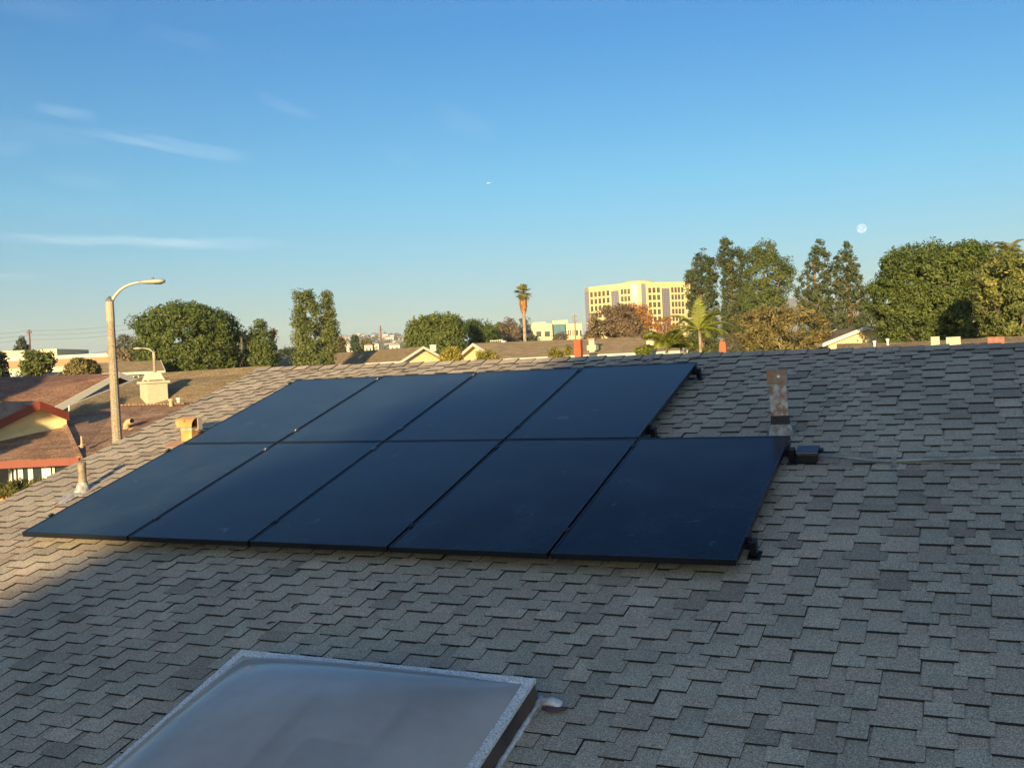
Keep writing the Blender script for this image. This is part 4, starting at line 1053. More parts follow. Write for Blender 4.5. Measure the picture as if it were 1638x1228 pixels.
    m = MB(); m.prism([a + Z * .002 - Vh * .03, b + Z * .002 - Vh * .03, b + Z * .05 - Vh * .03, a + Z * .05 - Vh * .03], Vh * .26); obj('coping', m, mat('orange_coping', (.66, .42, .17), .9), t)
left_houses()


def chimney():
    d = 29.3; c = at(247, 640, d); base = c - Z * .5
    t = thing('chimney', 'big square cream stucco chimney with a tapered metal hood on the tan roof', 'chimney', base)
    ang = R(-17); X = np.array([math.cos(ang), math.sin(ang), 0]); Y = np.array([-math.sin(ang), math.cos(ang), 0]); ax = (X * .80 + Y * -.6, X * .6 + Y * .8, Z)
    ax = tuple(a / np.linalg.norm(a) for a in ax)
    m = d / F; w = 38 * m
    topz = at(247, 613, d)[2]; cc = np.array([c[0], c[1], 0])
    b = MB(); b.box(cc + Z * (topz + base[2] - .2) / 2, w, w * .86, topz - base[2] + .2, ax, top=1.0); obj('stack', b, M_chim, t, bevel=.01)
    b = MB(); b.box(cc + Z * (topz + .035), w * 1.17, w * 1.03, .07, ax); obj('crown_slab', b, M_chim, t)
    b = MB(); b.box(cc + Z * (topz + .07 + .135), w * .80, w * .70, .21, ax, top=.66)
    for sx in (-1, 1):
        for sy in (-1, 1): b.box(cc + ax[0] * sx * w * .37 + ax[1] * sy * w * .32 + Z * (topz + .085), .03, .03, .04, ax)
    obj('hood', b, mat('cream_metal_hood', (.56, .53, .38), .5), t)
M_chim = mat('pale_stucco', (.47, .45, .30), .9, noise=(5, (.43, .41, .27), .4, .6), bump=(40, .3))
chimney()


def left_roof_vents():
    def vp(label, px, py, d, h, r, m, cone=True, cap=False):
        b = at(px, py, d); t = thing('vent_pipe', label, 'vent pipe', b, 'vents on the neighbouring roofs')
        k = MB(); k.tube([b - Z * .05, b + Z * h], [r, r * .9], 10)
        if cap: k.tube([b + Z * (h * .85), b + Z * h * 1.02], [r * 1.45, r * 1.35], 10)
        obj('pipe', k, m, t)
        k = MB(); k.tube([b - Z * .05, b + Z * h * .22], [r * 1.9, r * 1.1], 10); k.box(b - Z * .0, r * 5, r * 5, .012, AXR); obj('flashing', k, m, t)
    tan = mat('tan_painted_metal', (.52, .34, .18), .7)
    vp('short thin vent pipe on the brown hip roof near the dark hip line', 131, 712, 23.4, .21, .024, tan)
    vp('brown vent pipe with a flared base beside the cream chimney', 274, 655, 27.2, .28, .055, tan, cap=True)
    vp('short white capped vent pipe just right of the chimney base', 286, 648, 27.9, .20, .05, mat('pale_metal', (.70, .64, .46), .6), cap=True)
    b = at(202, 686, 25.2); t = thing('roof_vent', 'small tan cowl vent with a dark mouth on the brown roof beside the lamp pole', 'roof vent', b, 'vents on the neighbouring roofs')
    k = MB(); k.tube([b - U * .02 - Z * .04, b + Z * .1, b + Z * .17 + U * .06, b + Z * .19 + U * .2], [.085, .075, .07, .075], 10); k.box(b - V * .08, .4, .3, .012, AXR); obj('cowl', k, tan, t)
    k = MB(); k.tube([b + Z * .19 + U * .20, b + Z * .19 + U * .205], [.066, .066], 10); obj('mouth', k, M_black, t)
    for px, py, d in ((1052, 537, 66), (1098, 547, 45)): pass
left_roof_vents()


# ---------------------------------------------------------------- street lamps
def lamp(label, px, ytop, ybot, xbot, d, arm, head, rp_, group='street lamps', ratio=1.0):
    """arm, head = lists of photo pixels of the arm's curve and of the head's two ends"""
    top = at(px, ytop, d); bt = at(xbot, ybot, d); ln = (bt - top) / (top[2] - bt[2]); base = np.array([top[0], top[1], 0]) + np.array([0, 0, gz(top[0], top[1])])
    t = thing('street_lamp', label, 'street lamp', base, group)
    k = MB(); col = top - Z * (.42 * ratio)
    k.tube([base, base + Z * .3, col], [rp_ * 1.25, rp_ * 1.2, rp_ * .74], 12); obj('pole', k, M_conc, t)
    k = MB(); k.tube([col, top], [rp_ * .80, rp_ * .76], 12); co = obj('collar', k, M_conc2, t)
    k = MB(); k.tube([top, top + Z * rp_ * .35, top + Z * rp_ * 1.1], [rp_ * .85, rp_ * .72, .006], 12); obj('cap', k, M_capm, t)
    P = [at(x, y, d) for x, y in arm]; k = MB(); k.tube(P, list(np.linspace(rp_ * .36, rp_ * .26, len(P))), 8); obj('arm', k, M_lampm, t, smooth=True)
    a, b = at(*head[0], d), at(*head[1], d); L = b - a; ll = np.linalg.norm(L)
    k = MB(); prof = [(0, .3), (.08, .62), (.3, .85), (.55, 1.0), (.8, .96), (.93, .75), (1, .35)]
    hr = ll * .17
    k.tube([a + L * s for s, q in prof], [hr * q for s, q in prof], 14, squash=(1, 1.25, .62)); ho = obj('lamp_head', k, M_lampm, t, smooth=True)
    k = MB(); k.tube([a + L * .42 - Z * hr * .30, a + L * .6 - Z * hr * .46, a + L * .82 - Z * hr * .46, a + L * .97 - Z * hr * .18], [hr * .3, hr * .62, hr * .62, hr * .3], 12, squash=(1, 1.2, .42)); obj('lens', k, mat('dark_lens', (.06, .05, .04), .3), ho, smooth=True)
    k = MB(); k.tube([a + L * .5 + Z * hr * .5, a + L * .5 + Z * (hr * .5 + ll * .10)], [ll * .055, ll * .05], 8); obj('photocell', k, M_capm, ho)
    return t
def conc():
    m = bpy.data.materials.new('speckled_concrete'); m.use_nodes = True; q = NT(m.node_tree); b = m.node_tree.nodes['Principled BSDF']
    tcn = q.n('ShaderNodeTexCoord'); f = q.noise(tcn.outputs['Object'], 48, 2, .6)
    q.l(q.ramp(f, [(.36, (.17, .13, .08)), (.47, (.25, .205, .14)), (.60, (.37, .32, .23))]), b.inputs['Base Color']); b.inputs['Roughness'].default_value = .9
    return m
M_conc = conc(); M_conc2 = mat('pale_concrete', (.42, .36, .25), .9, noise=(30, (.34, .28, .19), .4, .6))
M_capm = mat('grey_cap_metal', (.20, .19, .16), .5, metal=.4); M_lampm = mat('cream_lamp_metal', (.42, .39, .29), .45, metal=.1)
lamp('tall speckled concrete street lamp with curved arm in front of the tan and brown roofs', 175.3, 482, 709, 187.4, 21, [(177, 487), (179, 481), (184, 473), (191, 465), (199, 459), (208, 455), (217, 452.5), (228, 451)], [(225, 451.5), (264, 449.5)], .105)
lamp('small far street lamp above the cream chimney before the round tree', 246, 563, 600, 246.5, 64, [(245.5, 566), (244, 562), (239, 558.5), (232, 557), (226, 556.8)], [(228, 557), (213, 557.5)], .12)
lamp('pale street lamp standing among the palm fronds behind the ridge', 1089.5, 518, 560, 1090.5, 60, [(1090, 521), (1091, 516), (1094, 512), (1099, 510.5)], [(1096, 511), (1108, 508.5)], .10)


# ---------------------------------------------------------------- utility poles and wires
def upole(label, px, y0, y1, d, r, arms, m):
    top = at(px, y0, d); base = np.array([top[0], top[1], gz(top[0], top[1])]); t = thing('utility_pole', label, 'utility pole', base, 'utility poles')
    k = MB(); k.tube([base, top], [r * 1.2, r], 8); obj('pole', k, m, t)
    for dz, L in arms:
        k = MB(); k.box(top - Z * dz, L, .12, .14); 
        for s in (-.45, 0, .45): k.tube([top - Z * dz + [s * L, 0, .07], top - Z * dz + [s * L, 0, .3]], .05, 6)
        obj('crossarm', k, m, t)
    return top
M_wood = mat('pole_wood', (.15, .07, .045), .9)
upA = upole('reddish brown utility pole above the commercial building at the far left', 46.5, 527, 560, 150, .13, ((.5, .7),), M_wood)
upole('thin lattice like pole standing before the hillside town', 608.5, 521, 560, 330, .22, ((1.4, 1.3), (3.2, 1.3)), M_wood)
upole('thin grey utility pole between the low office building and the brown tree', 919, 503, 560, 190, .13, ((.5, .9), (1.3, .8)), mat('grey_pole_wood', (.20, .17, .14), .9))
for i, dz in enumerate((0.15, .80, 1.45)):
    a = upA - Z * dz; k = MB(); pts = []
    for s in np.linspace(-1, 1, 26):
        e = s if s <= 0 else s
        pts.append(a + np.array([s * 17, -s * 4, -.25 * (1 - (2 * abs(s) - 1) ** 2)]))
    k.tube(pts, .018, 4); lb = ('top', 'middle', 'lowest')[i]
    tag(obj('power_line', k, mat('grey_cable', (.10, .10, .10), .6)), lb + ' one of the three thin power lines strung from the reddish utility pole', 'power line', 'power lines at the far left')


# ---------------------------------------------------------------- commercial building on the left
def commercial():
    d = 118; g = at(80, 600, d); t = thing('commercial_building', 'long flat cream commercial building with a brown band and stepped parapet at far left', 'building', (g[0], g[1], gz(g[0], g[1])))
    def px_box(x0, y0, x1, y1, d0, dep, m, name):
        a, b = at(x0, y0, d0), at(x1, y1, d0); a2 = at(x0, y1, d0)
        z1 = (a[2] + at(x1, y0, d0)[2]) / 2; z0 = b[2] if name != 'wall' else 0
        k = MB(); k.box(((a[0] + b[0]) / 2, d0 + dep / 2, (z0 + z1) / 2), b[0] - a[0], dep, z1 - z0); return obj(name, k, m, t)
    cw = mat('cream_commercial_wall', (.60, .53, .32), .9)
    px_box(-120, 582, 178, 620, d, 14, cw, 'wall')
    px_box(-120, 577, 178.5, 581.5, d - .15, 14.3, mat('brown_band', (.36, .20, .10), .8), 'band')
    px_box(-120, 571.5, 178, 576.6, d, 14, mat('white_parapet', (.62, .58, .42), .8), 'parapet')
    px_box(0, 561, 40, 571, d + 2, 8, cw, 'upper_block')
    px_box(60, 558.5, 92, 571, d + 1, 9, cw, 'upper_block')
    px_box(112, 567, 176, 571.5, d + 8, 5, mat('rust_red_roof_screen', (.46, .22, .10), .8), 'roof_screen')
    px_box(-60, 598, 40, 606, 70, 6, mat('pale_grey_flat_roof', (.42, .45, .46), .8), 'canopy')
commercial()


# ---------------------------------------------------------------- low office building
def low_office():
    d = 300; g = at(890, 560, d); t = thing('office_building', 'low cream office building with blue glass bay and square windows right of the palm', 'building', (g[0], g[1], gz(g[0], g[1])))
    wm = mat('cream_office_wall', (.56, .49, .27), .85); dk = mat('dark_office_glass', (.05, .045, .05), .15); bl = mat('blue_office_glass', (.05, .13, .17), .1, spec=.8)
    def bx(x0, y0, x1, y1, d0, dep, m, name, par=None, zb=None):
        a, b = at(x0, y0, d0), at(x1, y1, d0); z1 = (a[2] + at(x1, y0, d0)[2]) / 2; z0 = (b[2] + at(x0, y1, d0)[2]) / 2 if zb is None else zb
        k = MB(); k.box(((a[0] + b[0]) / 2, d0 + dep / 2, (z0 + z1) / 2), b[0] - a[0], dep, z1 - z0); return obj(name, k, m, par or t)
    bx(850, 518, 885, 560, d, 25, wm, 'left_wing', zb=0); bx(885.02, 519, 905.5, 560, d + .6, 24, bl, 'glass_bay', zb=0); bx(905.52, 517.5, 932.5, 560, d - 2, 25, wm, 'right_wing', zb=0)
    bx(883, 512.5, 908, 518.6, d + 1, 12, wm, 'penthouse'); bx(852, 515.5, 873, 519, d + 3, 8, wm, 'roof_screen')
    k = MB()
    for yy in (519.6, 524, 528.5, 533): 
        a, b = at(885.2, yy, d + .5), at(905.3, yy, d + .5); k.box(((a[0] + b[0]) / 2, a[1], (a[2] + b[2]) / 2), b[0] - a[0], .15, .14)
    obj('mullions', k, mat('teal_mullion', (.10, .2, .22), .5), t)
    for x0, x1 in ((845.5, 852.5), (857.5, 866), (871, 879.8)): bx(max(x0, 850.3), 530, x1, 538.5, d - .1, .5, dk, 'window')
    for x0, x1 in ((908.5, 910.6), (911.6, 913.4), (915.6, 917.4), (918.4, 920), (921.2, 925), (927, 930.5)): bx(x0, 528, x1, 536.5, d - 2.1, .5, dk, 'window')
    bx(932, 516.8, 942, 518, d + 10, 2, mat('grey_bridge', (.3, .3, .3), .8), 'roof_edge')
low_office()


# ---------------------------------------------------------------- office tower
def tower():
    g = at(1015, 560, 555); gzz = gz(g[0], g[1]); t = thing('office_tower', 'tall cream office tower with curved front, glass strips and rows of square windows', 'office tower', (g[0], g[1], gzz))
    wm = mat('cream_tower_wall', (.56, .46, .21), .85); gl = mat('purple_grey_glass', (.10, .085, .12), .12, spec=.9); mu = mat('dull_mullion', (.26, .24, .24), .6)
    ZT = CZ + 39.6; FH = 3.86
    def P(x, d, z):
        p = at(x, 560, d); return np.array([p[0], p[1], z])
    segs = [(939.2, 577, 946.0, 562, 'g', ZT - 2.2), (946.0, 562, 981.8, 551, 'w', ZT), (981.8, 551, 993.8, 548.5, 'g', ZT - 3.4), (993.8, 548.5, 1014.5, 546, 'w', ZT), (1014.5, 546, 1023.8, 545.5, 'g', ZT - .6),
            (1023.8, 545.5, 1030.2, 545.3, 'w', ZT + .9), (1030.2, 545.3, 1037.2, 545.8, 'g', ZT - .6), (1037.2, 545.8, 1062.8, 549, 'w', ZT), (1062.8, 549, 1075.0, 551.5, 'g', ZT - 3.4), (1075.0, 551.5, 1108, 558, 'w', ZT), (1108, 558, 1118, 575, 'w', ZT)]
    body = MB(); k = 0
    for i, (x0, d0, x1, d1, ty, zt) in enumerate(segs):
        a, b = P(x0, d0, 0), P(x1, d1, 0); dv = (b - a) / np.linalg.norm(b - a); n = np.array([dv[1], -dv[0], 0])
        top = ZT if zt <= ZT else zt
        body.prism([a - n * .3, b - n * .3, b - n * .3 + Z * (ZT - .3), a - n * .3 + Z * (ZT - .3)], -n * 14)
        q = MB()
        if ty == 'w':
            q.prism([a, b, b + Z * top, a + Z * top], -n * .29); obj('wall', q, wm, t)
        else:
            q.prism([a - n * .12, b - n * .12, b - n * .12 + Z * zt, a - n * .12 + Z * zt], -n * .17); go = obj('glass_strip', q, gl, t)
            q = MB(); L = np.linalg.norm(b - a)
            for s in np.linspace(.0, 1, 6): c = a + (b - a) * s; q.box(c + Z * zt / 2 - n * .05, .16, .12, zt, (dv, n, Z))
            z = zt - .6
            while z > 14: q.box((a + b) / 2 + Z * z - n * .06, L, .10, .16, (dv, n, Z)); z -= FH / 3
            obj('mullions', q, mu, go)
            if zt < ZT: q = MB(); q.prism([a + Z * zt, b + Z * zt, b + Z * ZT, a + Z * ZT], -n * .29); obj('wall', q, wm, t)
    obj('core', body, wm, t)
    q = MB(); cx = P(1024, 556, ZT); n = 28
    ring = lambda r, z: [(cx[0] + math.cos(w) * r, cx[1] + math.sin(w) * r * .9, z) for w in np.linspace(0, 2 * math.pi, n, endpoint=False)]
    v = ring(8.2, ZT - 1.0) + ring(9.0, ZT + .3) + ring(9.0, ZT + .9) + ring(7.5, ZT + 1.5)
    q.add(v, [(j * n + i, j * n + (i + 1) % n, (j + 1) * n + (i + 1) % n, (j + 1) * n + i) for j in range(3) for i in range(n)] + [tuple(3 * n + i for i in range(n))]); obj('roof_crown', q, wm, t)
    # windows: one proto, copied
    cols = [(950.3, 'A'), (956.8, 'A'), (963.2, 'A'), (969.7, 'A'), (976.6, 'A'), (999.2, 'B'), (1004.5, 'B'), (1010, 'B'), (1043.5, 'C'), (1050.3, 'C'), (1057.3, 'C'), (1079.6, 'D'), (1084.9, 'D'), (1090, 'D'), (1095.5, 'D')]
    seg = {'A': segs[1], 'B': segs[3], 'C': segs[7], 'D': segs[9]}
    q = MB(); q.box((0, -.05, 0), 1.65, .12, 2.7)
    pw = obj('window', q, mat('dark_tower_glass', (.025, .022, .018), .15), t, local=True)
    q = MB(); q.box((0, -.13, 0), .12, .08, 2.3); q.box((0, -.13, .2), 1.4, .08, .08); pf = obj('window_bar', q, mat('olive_bar', (.25, .2, .10), .6), pw, local=True)
    first = True; base = LOC[t.name]
    for r in range(6):
        for x, s in cols:
            x0, d0, x1, d1 = seg[s][:4]; d = d0 + (d1 - d0) * (x - x0) / (x1 - x0); p = P(x, d, ZT - 4.3 - r * FH)
            a, b = P(x0, d0, 0), P(x1, d1, 0); yaw = math.atan2(b[1] - a[1], b[0] - a[0])
            w = pw if first else pw.copy()
            if not first:
                COL.objects.link(w); f = pf.copy(); COL.objects.link(f); f.parent = w
            first = False
            w.location = tuple(p - base); w.rotation_euler = (0, 0, yaw); w.scale = (1 if s in 'AC' else .85, 1, 1)
tower()


# ---------------------------------------------------------------- things on the far roofs
def small_roof_things():
    b = at(926, 570, 55); t = thing('chimney', 'small bright orange red brick chimney on the long tan roof', 'chimney', b)
    w = 11 * 55 / F
    k = MB(); k.box(b + Z * .38, w, w * .9, 1.02, (U, Vh, Z)); obj('stack', k, mat('orange_brick', (.40, .095, .03), .85, noise=(12, (.3, .07, .025), .4, .6)), t)
    k = MB(); k.box(b - Z * .12, w * 1.25, w * 1.15, .16, (U, Vh, Z)); obj('base', k, M_fasc, t)
    b = at(948, 552, 60); t = thing('chimney', 'small pale chimney with square cap on the long tan roof by the brick one', 'chimney', b)
    k = MB(); k.box(b, .34, .34, .8, (U, Vh, Z)); k.box(b - Z * .15, .55, .5, .3, (U, Vh, Z)); obj('stack', k, M_chim, t); k = MB(); k.box(b + Z * .36, .42, .42, .10, (U, Vh, Z)); obj('cap', k, mat('rusty_brown_cap', (.35, .2, .12), .8), t)
    b = at(1042, 543, 63); t = thing('chimney', 'white chimney at the right end of the long tan roof', 'chimney', b)
    k = MB(); k.box(b, .34, .34, .95, (U, Vh, Z)); k.box(b - Z * .25, .5, .5, .4, (U, Vh, Z)); obj('stack', k, M_chim, t); k = MB(); k.box(b + Z * .45, .42, .42, .10, (U, Vh, Z)); obj('cap', k, M_capm, t)
    b = at(1157, 556, 30); t = thing('chimney', 'low orange clay chimney peeping over the ridge right of the palm', 'chimney', b)
    cm = mat('orange_clay', (.36, .10, .04), .85)
    k = MB(); k.box(b, .20, .20, .28, (U, Vh, Z), top=.9); obj('stack', k, cm, t); k = MB(); k.box(b + Z * .16, .15, .18, .05, (U, Vh, Z)); k.tube([b - U * .05 + Z * .18, b - U * .05 + Z * .23], .03, 8); obj('pot', k, cm, t)
    for (x0, x1, y0, d, lb, mm) in ((1488, 1504, 540, 17, 'narrow pale flat topped vent just over the ridge, left of the wider one', M_chim), (1512, 1538, 540.5, 16, 'wide pale flat topped vent just over the ridge at the right', M_chim),
                             (1578, 1608, 540, 18, 'low red brown brick chimney top over the ridge near the right edge', mat('brown_brick', (.30, .14, .09), .9, noise=(20, (.2, .1, .07), .4, .6)))):
        a, b = at(x0, y0, d), at(x1, y0, d); c = (a + b) / 2; w = b[0] - a[0]
        t = thing('roof_vent' if 'vent' in lb else 'chimney', lb, 'roof vent' if 'vent' in lb else 'chimney', c - Z * .5)
        k = MB(); k.box(c - Z * .17, w * .9, w * .8, .34, (U, Vh, Z), top=.9); obj('vent_box' if 'vent' in lb else 'stack', k, mm, t, bevel=.008)
        k = MB(); k.box(c + Z * .008, w * .82, w * .74, .016, (U, Vh, Z)); obj('cap', k, mm, t)
    # the neighbour's roof just past the ridge under those vents
    t = thing('house', 'next house whose tan roof edge shows just over the ridge under the pale vents', 'house', (6, 17, 0))
    pts = [at(1325, 556.5, 19), at(1440, 547.5, 21), at(1640, 547, 17.5), at(1760, 560, 16), at(1760, 640, 14), at(1325, 640, 15.5)]
    r = MB(); slab(r, [at(1338, 549.5, 20), at(1445, 547.5, 20), at(1800, 528, 17.8), at(1800, 640, 14.2), at(1338, 640, 16.2)]); obj('roof', r, M_tan, t)
    w = MB(); a, b = at(1345, 640, 16.6), at(1795, 640, 14.6); w.prism([np.array([a[0], a[1], 0]), np.array([b[0], b[1], 0]), b - Z * .1, a - Z * .1], Vh * .1); obj('wall', w, M_cream, t)
    for px, py, d, lb in ((1420, 548.5, 19.8, 'short white vent pipe on the neighbour roof below the cream gable'), (1399, 552, 19.7, 'tiny pale vent pipe on the neighbour roof, left of the white one')):
        b = at(px, py, d); t = thing('vent_pipe', lb, 'vent pipe', b, 'vents on the neighbouring roofs'); k = MB(); k.tube([b - Z * .1, b + Z * .07], .022, 8); obj('pipe', k, M_white, t); k = MB(); k.tube([b + Z * .05, b + Z * .085], .032, 8); obj('cap', k, M_white, t)
    b = at(693, 557, 75); t = thing('air_conditioner', 'grey rooftop box behind the left cream gable', 'air conditioner', b)
    k = MB(); k.box(b, .46, .46, .44); obj('cabinet', k, mat('grey_cabinet', (.36, .36, .34), .7), t); k = MB(); k.box(b + Z * .24, .5, .5, .04); obj('lid', k, mat('grey_cabinet_lid', (.45, .45, .42), .7), t)
    b = at(794, 549.5, 66); t = thing('roof_frame', 'low white metal frame on the ridge of the long tan roof', 'roof frame', b)
    k = MB()
    for s in range(6): k.box(b + U * (s - 2.5) * .14 * 1.2 + Z * .08, .02, .02, .26)
    for z in (-.05, .2): k.box(b + Z * z, .9, .03, .03, (U, Vh, Z))
    obj('bars', k, M_white, t); k = MB(); k.box(b + U * .55 + Z * .05, .25, .25, .22, (U, Vh, Z)); obj('box', k, M_white, t)
small_roof_things()


# ---------------------------------------------------------------- mid distance buildings and the hillside town
def simple_house(label, x0, x1, y0, d, hh, wm, rm, group, nm='house'):
    a, b = at(x0, y0, d), at(x1, y0, d); c = (a + b) / 2; w = b[0] - a[0]; g = gz(c[0], c[1])
    t = thing(nm, label, 'house', (c[0], c[1], g), group)
    ez = c[2] - min(1.2, w * .14)
    k = MB(); k.box((c[0], c[1] + w * .35, (ez + g - .2) / 2 + .1), w * .94, w * .7, ez - g, None); obj('wall', k, wm, t)
    k = MB(); x, y, z = c
    v = [(x - w / 2, y - .4, ez), (x + w / 2, y - .4, ez), (x + w / 2, y + w * .75, ez), (x - w / 2, y + w * .75, ez), (x - w * .28, y + w * .35, z), (x + w * .28, y + w * .35, z)]
    k.add(v, [(0, 1, 5, 4), (2, 3, 4, 5), (1, 2, 5), (3, 0, 4), (3, 2, 1, 0)]); obj('roof', k, rm, t)
    k = MB(); k.box((x - w * .2, y - .02, ez - 1.2), w * .14, .1, 1.2); k.box((x + w * .2, y - .02, ez - 1.2), w * .14, .1, 1.2); obj('window', k, M_winglass, t)
GM = 'small buildings in the middle distance'
yel = mat('bright_yellow_wall', (.80, .62, .22), .9); wht = mat('pale_wall', (.52, .47, .37), .9); rr_ = mat('rust_tile_roof', (.42, .17, .09), .9); tr_ = mat('sand_roof', (.52, .36, .20), .9); gr_ = mat('grey_flat_roof', (.4, .38, .33), .9)
simple_house('bright yellow building peeping left of the poplar pair', 482, 495, 551.5, 160, 4, yel, yel, GM)
simple_house('sandy orange roofed building right of the poplar pair', 533, 549, 545, 190, 4, wht, tr_, GM)
simple_house('white low building behind the shaded end of the left tan roof', 546, 566, 548, 210, 4, wht, wht, GM)
simple_house('rust red roofed house above the left tan roof', 582, 596, 549.5, 180, 4, wht, rr_, GM)
simple_house('cream house with pale roof between the rust roof and the thin pole', 594, 606, 548, 240, 4, wht, gr_, GM)
simple_house('white house right of the thin pole above the left tan roof', 622, 640, 549, 230, 4, wht, wht, GM)
tree('dark conifer standing among the small buildings below the hillside town', 'tree', [(561, 560), (563, 540), (567, 533), (572, 542), (576, 562)], 170, G_dark, 34, .6, 50, .2, BARK, seed=60)
tree('olive tree among the small buildings in front of the hillside', 'tree', [(576, 560), (578, 545), (586, 540), (594, 545), (597, 562)], 200, G_olive, 34, .8, 50, .24, BARK, seed=61, tmix=(.1, .8))
tree('leafy brown tree behind the right edge of the poplar pair', 'tree', [(532, 560), (536, 540), (545, 536), (552, 546), (552, 562)], 185, G_olive, 36, .8, 50, .22, BARK, seed=62, tmix=(0, .7))


def hill_town():
    r_ = random.Random(4)
    walls = [mat('town_wall_%s' % n, c, .9) for n, c in (('white', (.60, .55, .47)), ('cream', (.52, .45, .34)), ('sand', (.42, .33, .25)))]
    roofs = [mat('town_roof_%s' % n, c, .9) for n, c in (('grey', (.40, .37, .34)), ('rust', (.42, .22, .15)), ('pale', (.62, .57, .50)))]
    protos = []
    def ph(k):
        t = thing('hillside_house', 'small pale house far off on the hazy hillside', 'house', (0, 0, 0), 'houses far off on the hillside')
        m = MB(); m.box((0, 0, 2.4), 9, 8, 6.4); obj('wall', m, walls[k], t)
        m = MB(); v = [(-5, -4.6, 5.6), (5, -4.6, 5.6), (5, 4.6, 5.6), (-5, 4.6, 5.6), (-3, 0, 7.4), (3, 0, 7.4)]; m.add(v, [(0, 1, 5, 4), (2, 3, 4, 5), (1, 2, 5), (3, 0, 4), (3, 2, 1, 0)]); obj('roof', m, roofs[k], t)
        m = MB()
        for x in (-2.6, 0, 2.6): m.box((x, -4.03, 3.3), 1.5, .1, 1.6)
        obj('window', m, M_winglass, t); return t
    protos = [ph(k) for k in range(3)]; used = [False] * 3
    dg = bpy.context.evaluated_depsgraph_get(); hillo = bpy.data.objects['hillside']; dg.update()
    inv = hillo.matrix_world.inverted()
    n = 0
    while n < 120:
        x = r_.uniform(536, 655) if n < 100 else r_.uniform(440, 470); y = r_.triangular(536, 562, 540)
        o = Vector((0, 0, CZ)); d = Vector(at(x, y, 1.0)) - o; ok, loc, nor, _ = hillo.ray_cast(o, d.normalized())
        if not ok: 
            n += .1; continue
        n = int(n) + 1
        k = r_.randrange(3); t = protos[k] if not used[k] else copy_tree(protos[k]); used[k] = True
        t.location = loc - Vector((0, 0, .8)); t.rotation_euler = (0, 0, r_.uniform(-.6, .6)); s = r_.uniform(.55, 1.15); t.scale = (s * r_.uniform(.8, 1.5), s, s * r_.uniform(.7, 1.0))
    m = MB()
    for i in range(1500):
        x = r_.uniform(420, 670); y = r_.uniform(534, 566); o = Vector((0, 0, CZ)); d = Vector(at(x, y, 1.0)) - o; ok, loc, nor, _ = hillo.ray_cast(o, d.normalized())
        if not ok: continue
        s = r_.uniform(1.8, 4.2); c = np.array(loc)
        for j in range(9):
            p = c + np.array([r_.uniform(-s, s), r_.uniform(-s, s), r_.uniform(0, s * 1.5)]); q = np.array([r_.uniform(-1, 1) for _ in range(9)]).reshape(3, 3) * s * .6
            m.add([p + q[0], p + q[1], p + q[2]], [(0, 1, 2)], 0, r_.random())
    tag(obj('hillside_trees', m, G_dark), kind='stuff')
hill_town()

def treeline():
    """far belt of trees that reads as one mass along the flat horizon"""
    r_ = random.Random(9); m = MB()
    for i in range(2600):
        x = r_.uniform(-260, 1750); d = r_.uniform(350, 900); p0 = at(x, 580, d); g = np.array([p0[0], p0[1], 1.3]); s = r_.uniform(2.0, 5.0)
        for j in range(12):
            p = g + np.array([r_.uniform(-s, s), r_.uniform(-s, s), r_.uniform(0, s * 1.9)]); q = np.array([r_.uniform(-1, 1) for _ in range(9)]).reshape(3, 3) * s * .45
            m.add([p + q[0], p + q[1], p + q[2]], [(0, 1, 2)], 0, r_.random())
    tag(obj('far_treeline', m, G_dark), kind='stuff')
treeline()


# ---------------------------------------------------------------- moon and aircraft
def moon():
    d = 24000; c = at(1378.5, 365.5, d); r = 7.6 * d / F; k = MB(); n = 24
    vs = []; fs = []
    for j in range(n + 1):
        for i in range(2 * n):
            th = math.pi * j / n; ph = math.pi * i / n; vs.append((c[0] + r * math.sin(th) * math.cos(ph), c[1] + r * math.sin(th) * math.sin(ph), c[2] + r * math.cos(th)))
    for j in range(n):
        for i in range(2 * n): fs.append((j * 2 * n + i, j * 2 * n + (i + 1) % (2 * n), (j + 1) * 2 * n + (i + 1) % (2 * n), (j + 1) * 2 * n + i))
    m = bpy.data.materials.new('moon_surface'); m.use_nodes = True; q = NT(m.node_tree); b = m.node_tree.nodes['Principled BSDF']
    tcn = q.n('ShaderNodeTexCoord'); f = q.noise(tcn.outputs['Generated'], 2.6, 4, .6); b.inputs['Roughness'].default_value = 1; b.inputs['Specular IOR Level'].default_value = 0
    q.l(q.ramp(f, [(.40, (.01, .012, .013)), (.60, (.02, .02, .02))]), b.inputs['Base Color'])
    q.l(q.ramp(f, [(.38, MOON[0]), (.62, MOON[1])]), b.inputs['Emission Color']); b.inputs['Emission Strength'].default_value = 1
    tag(obj('moon', (vs, fs), m, smooth=True), 'pale round daytime moon hanging above the two pointed pines', 'moon')
MOON = ((.18, .32, .38), (.31, .43, .46))
moon()


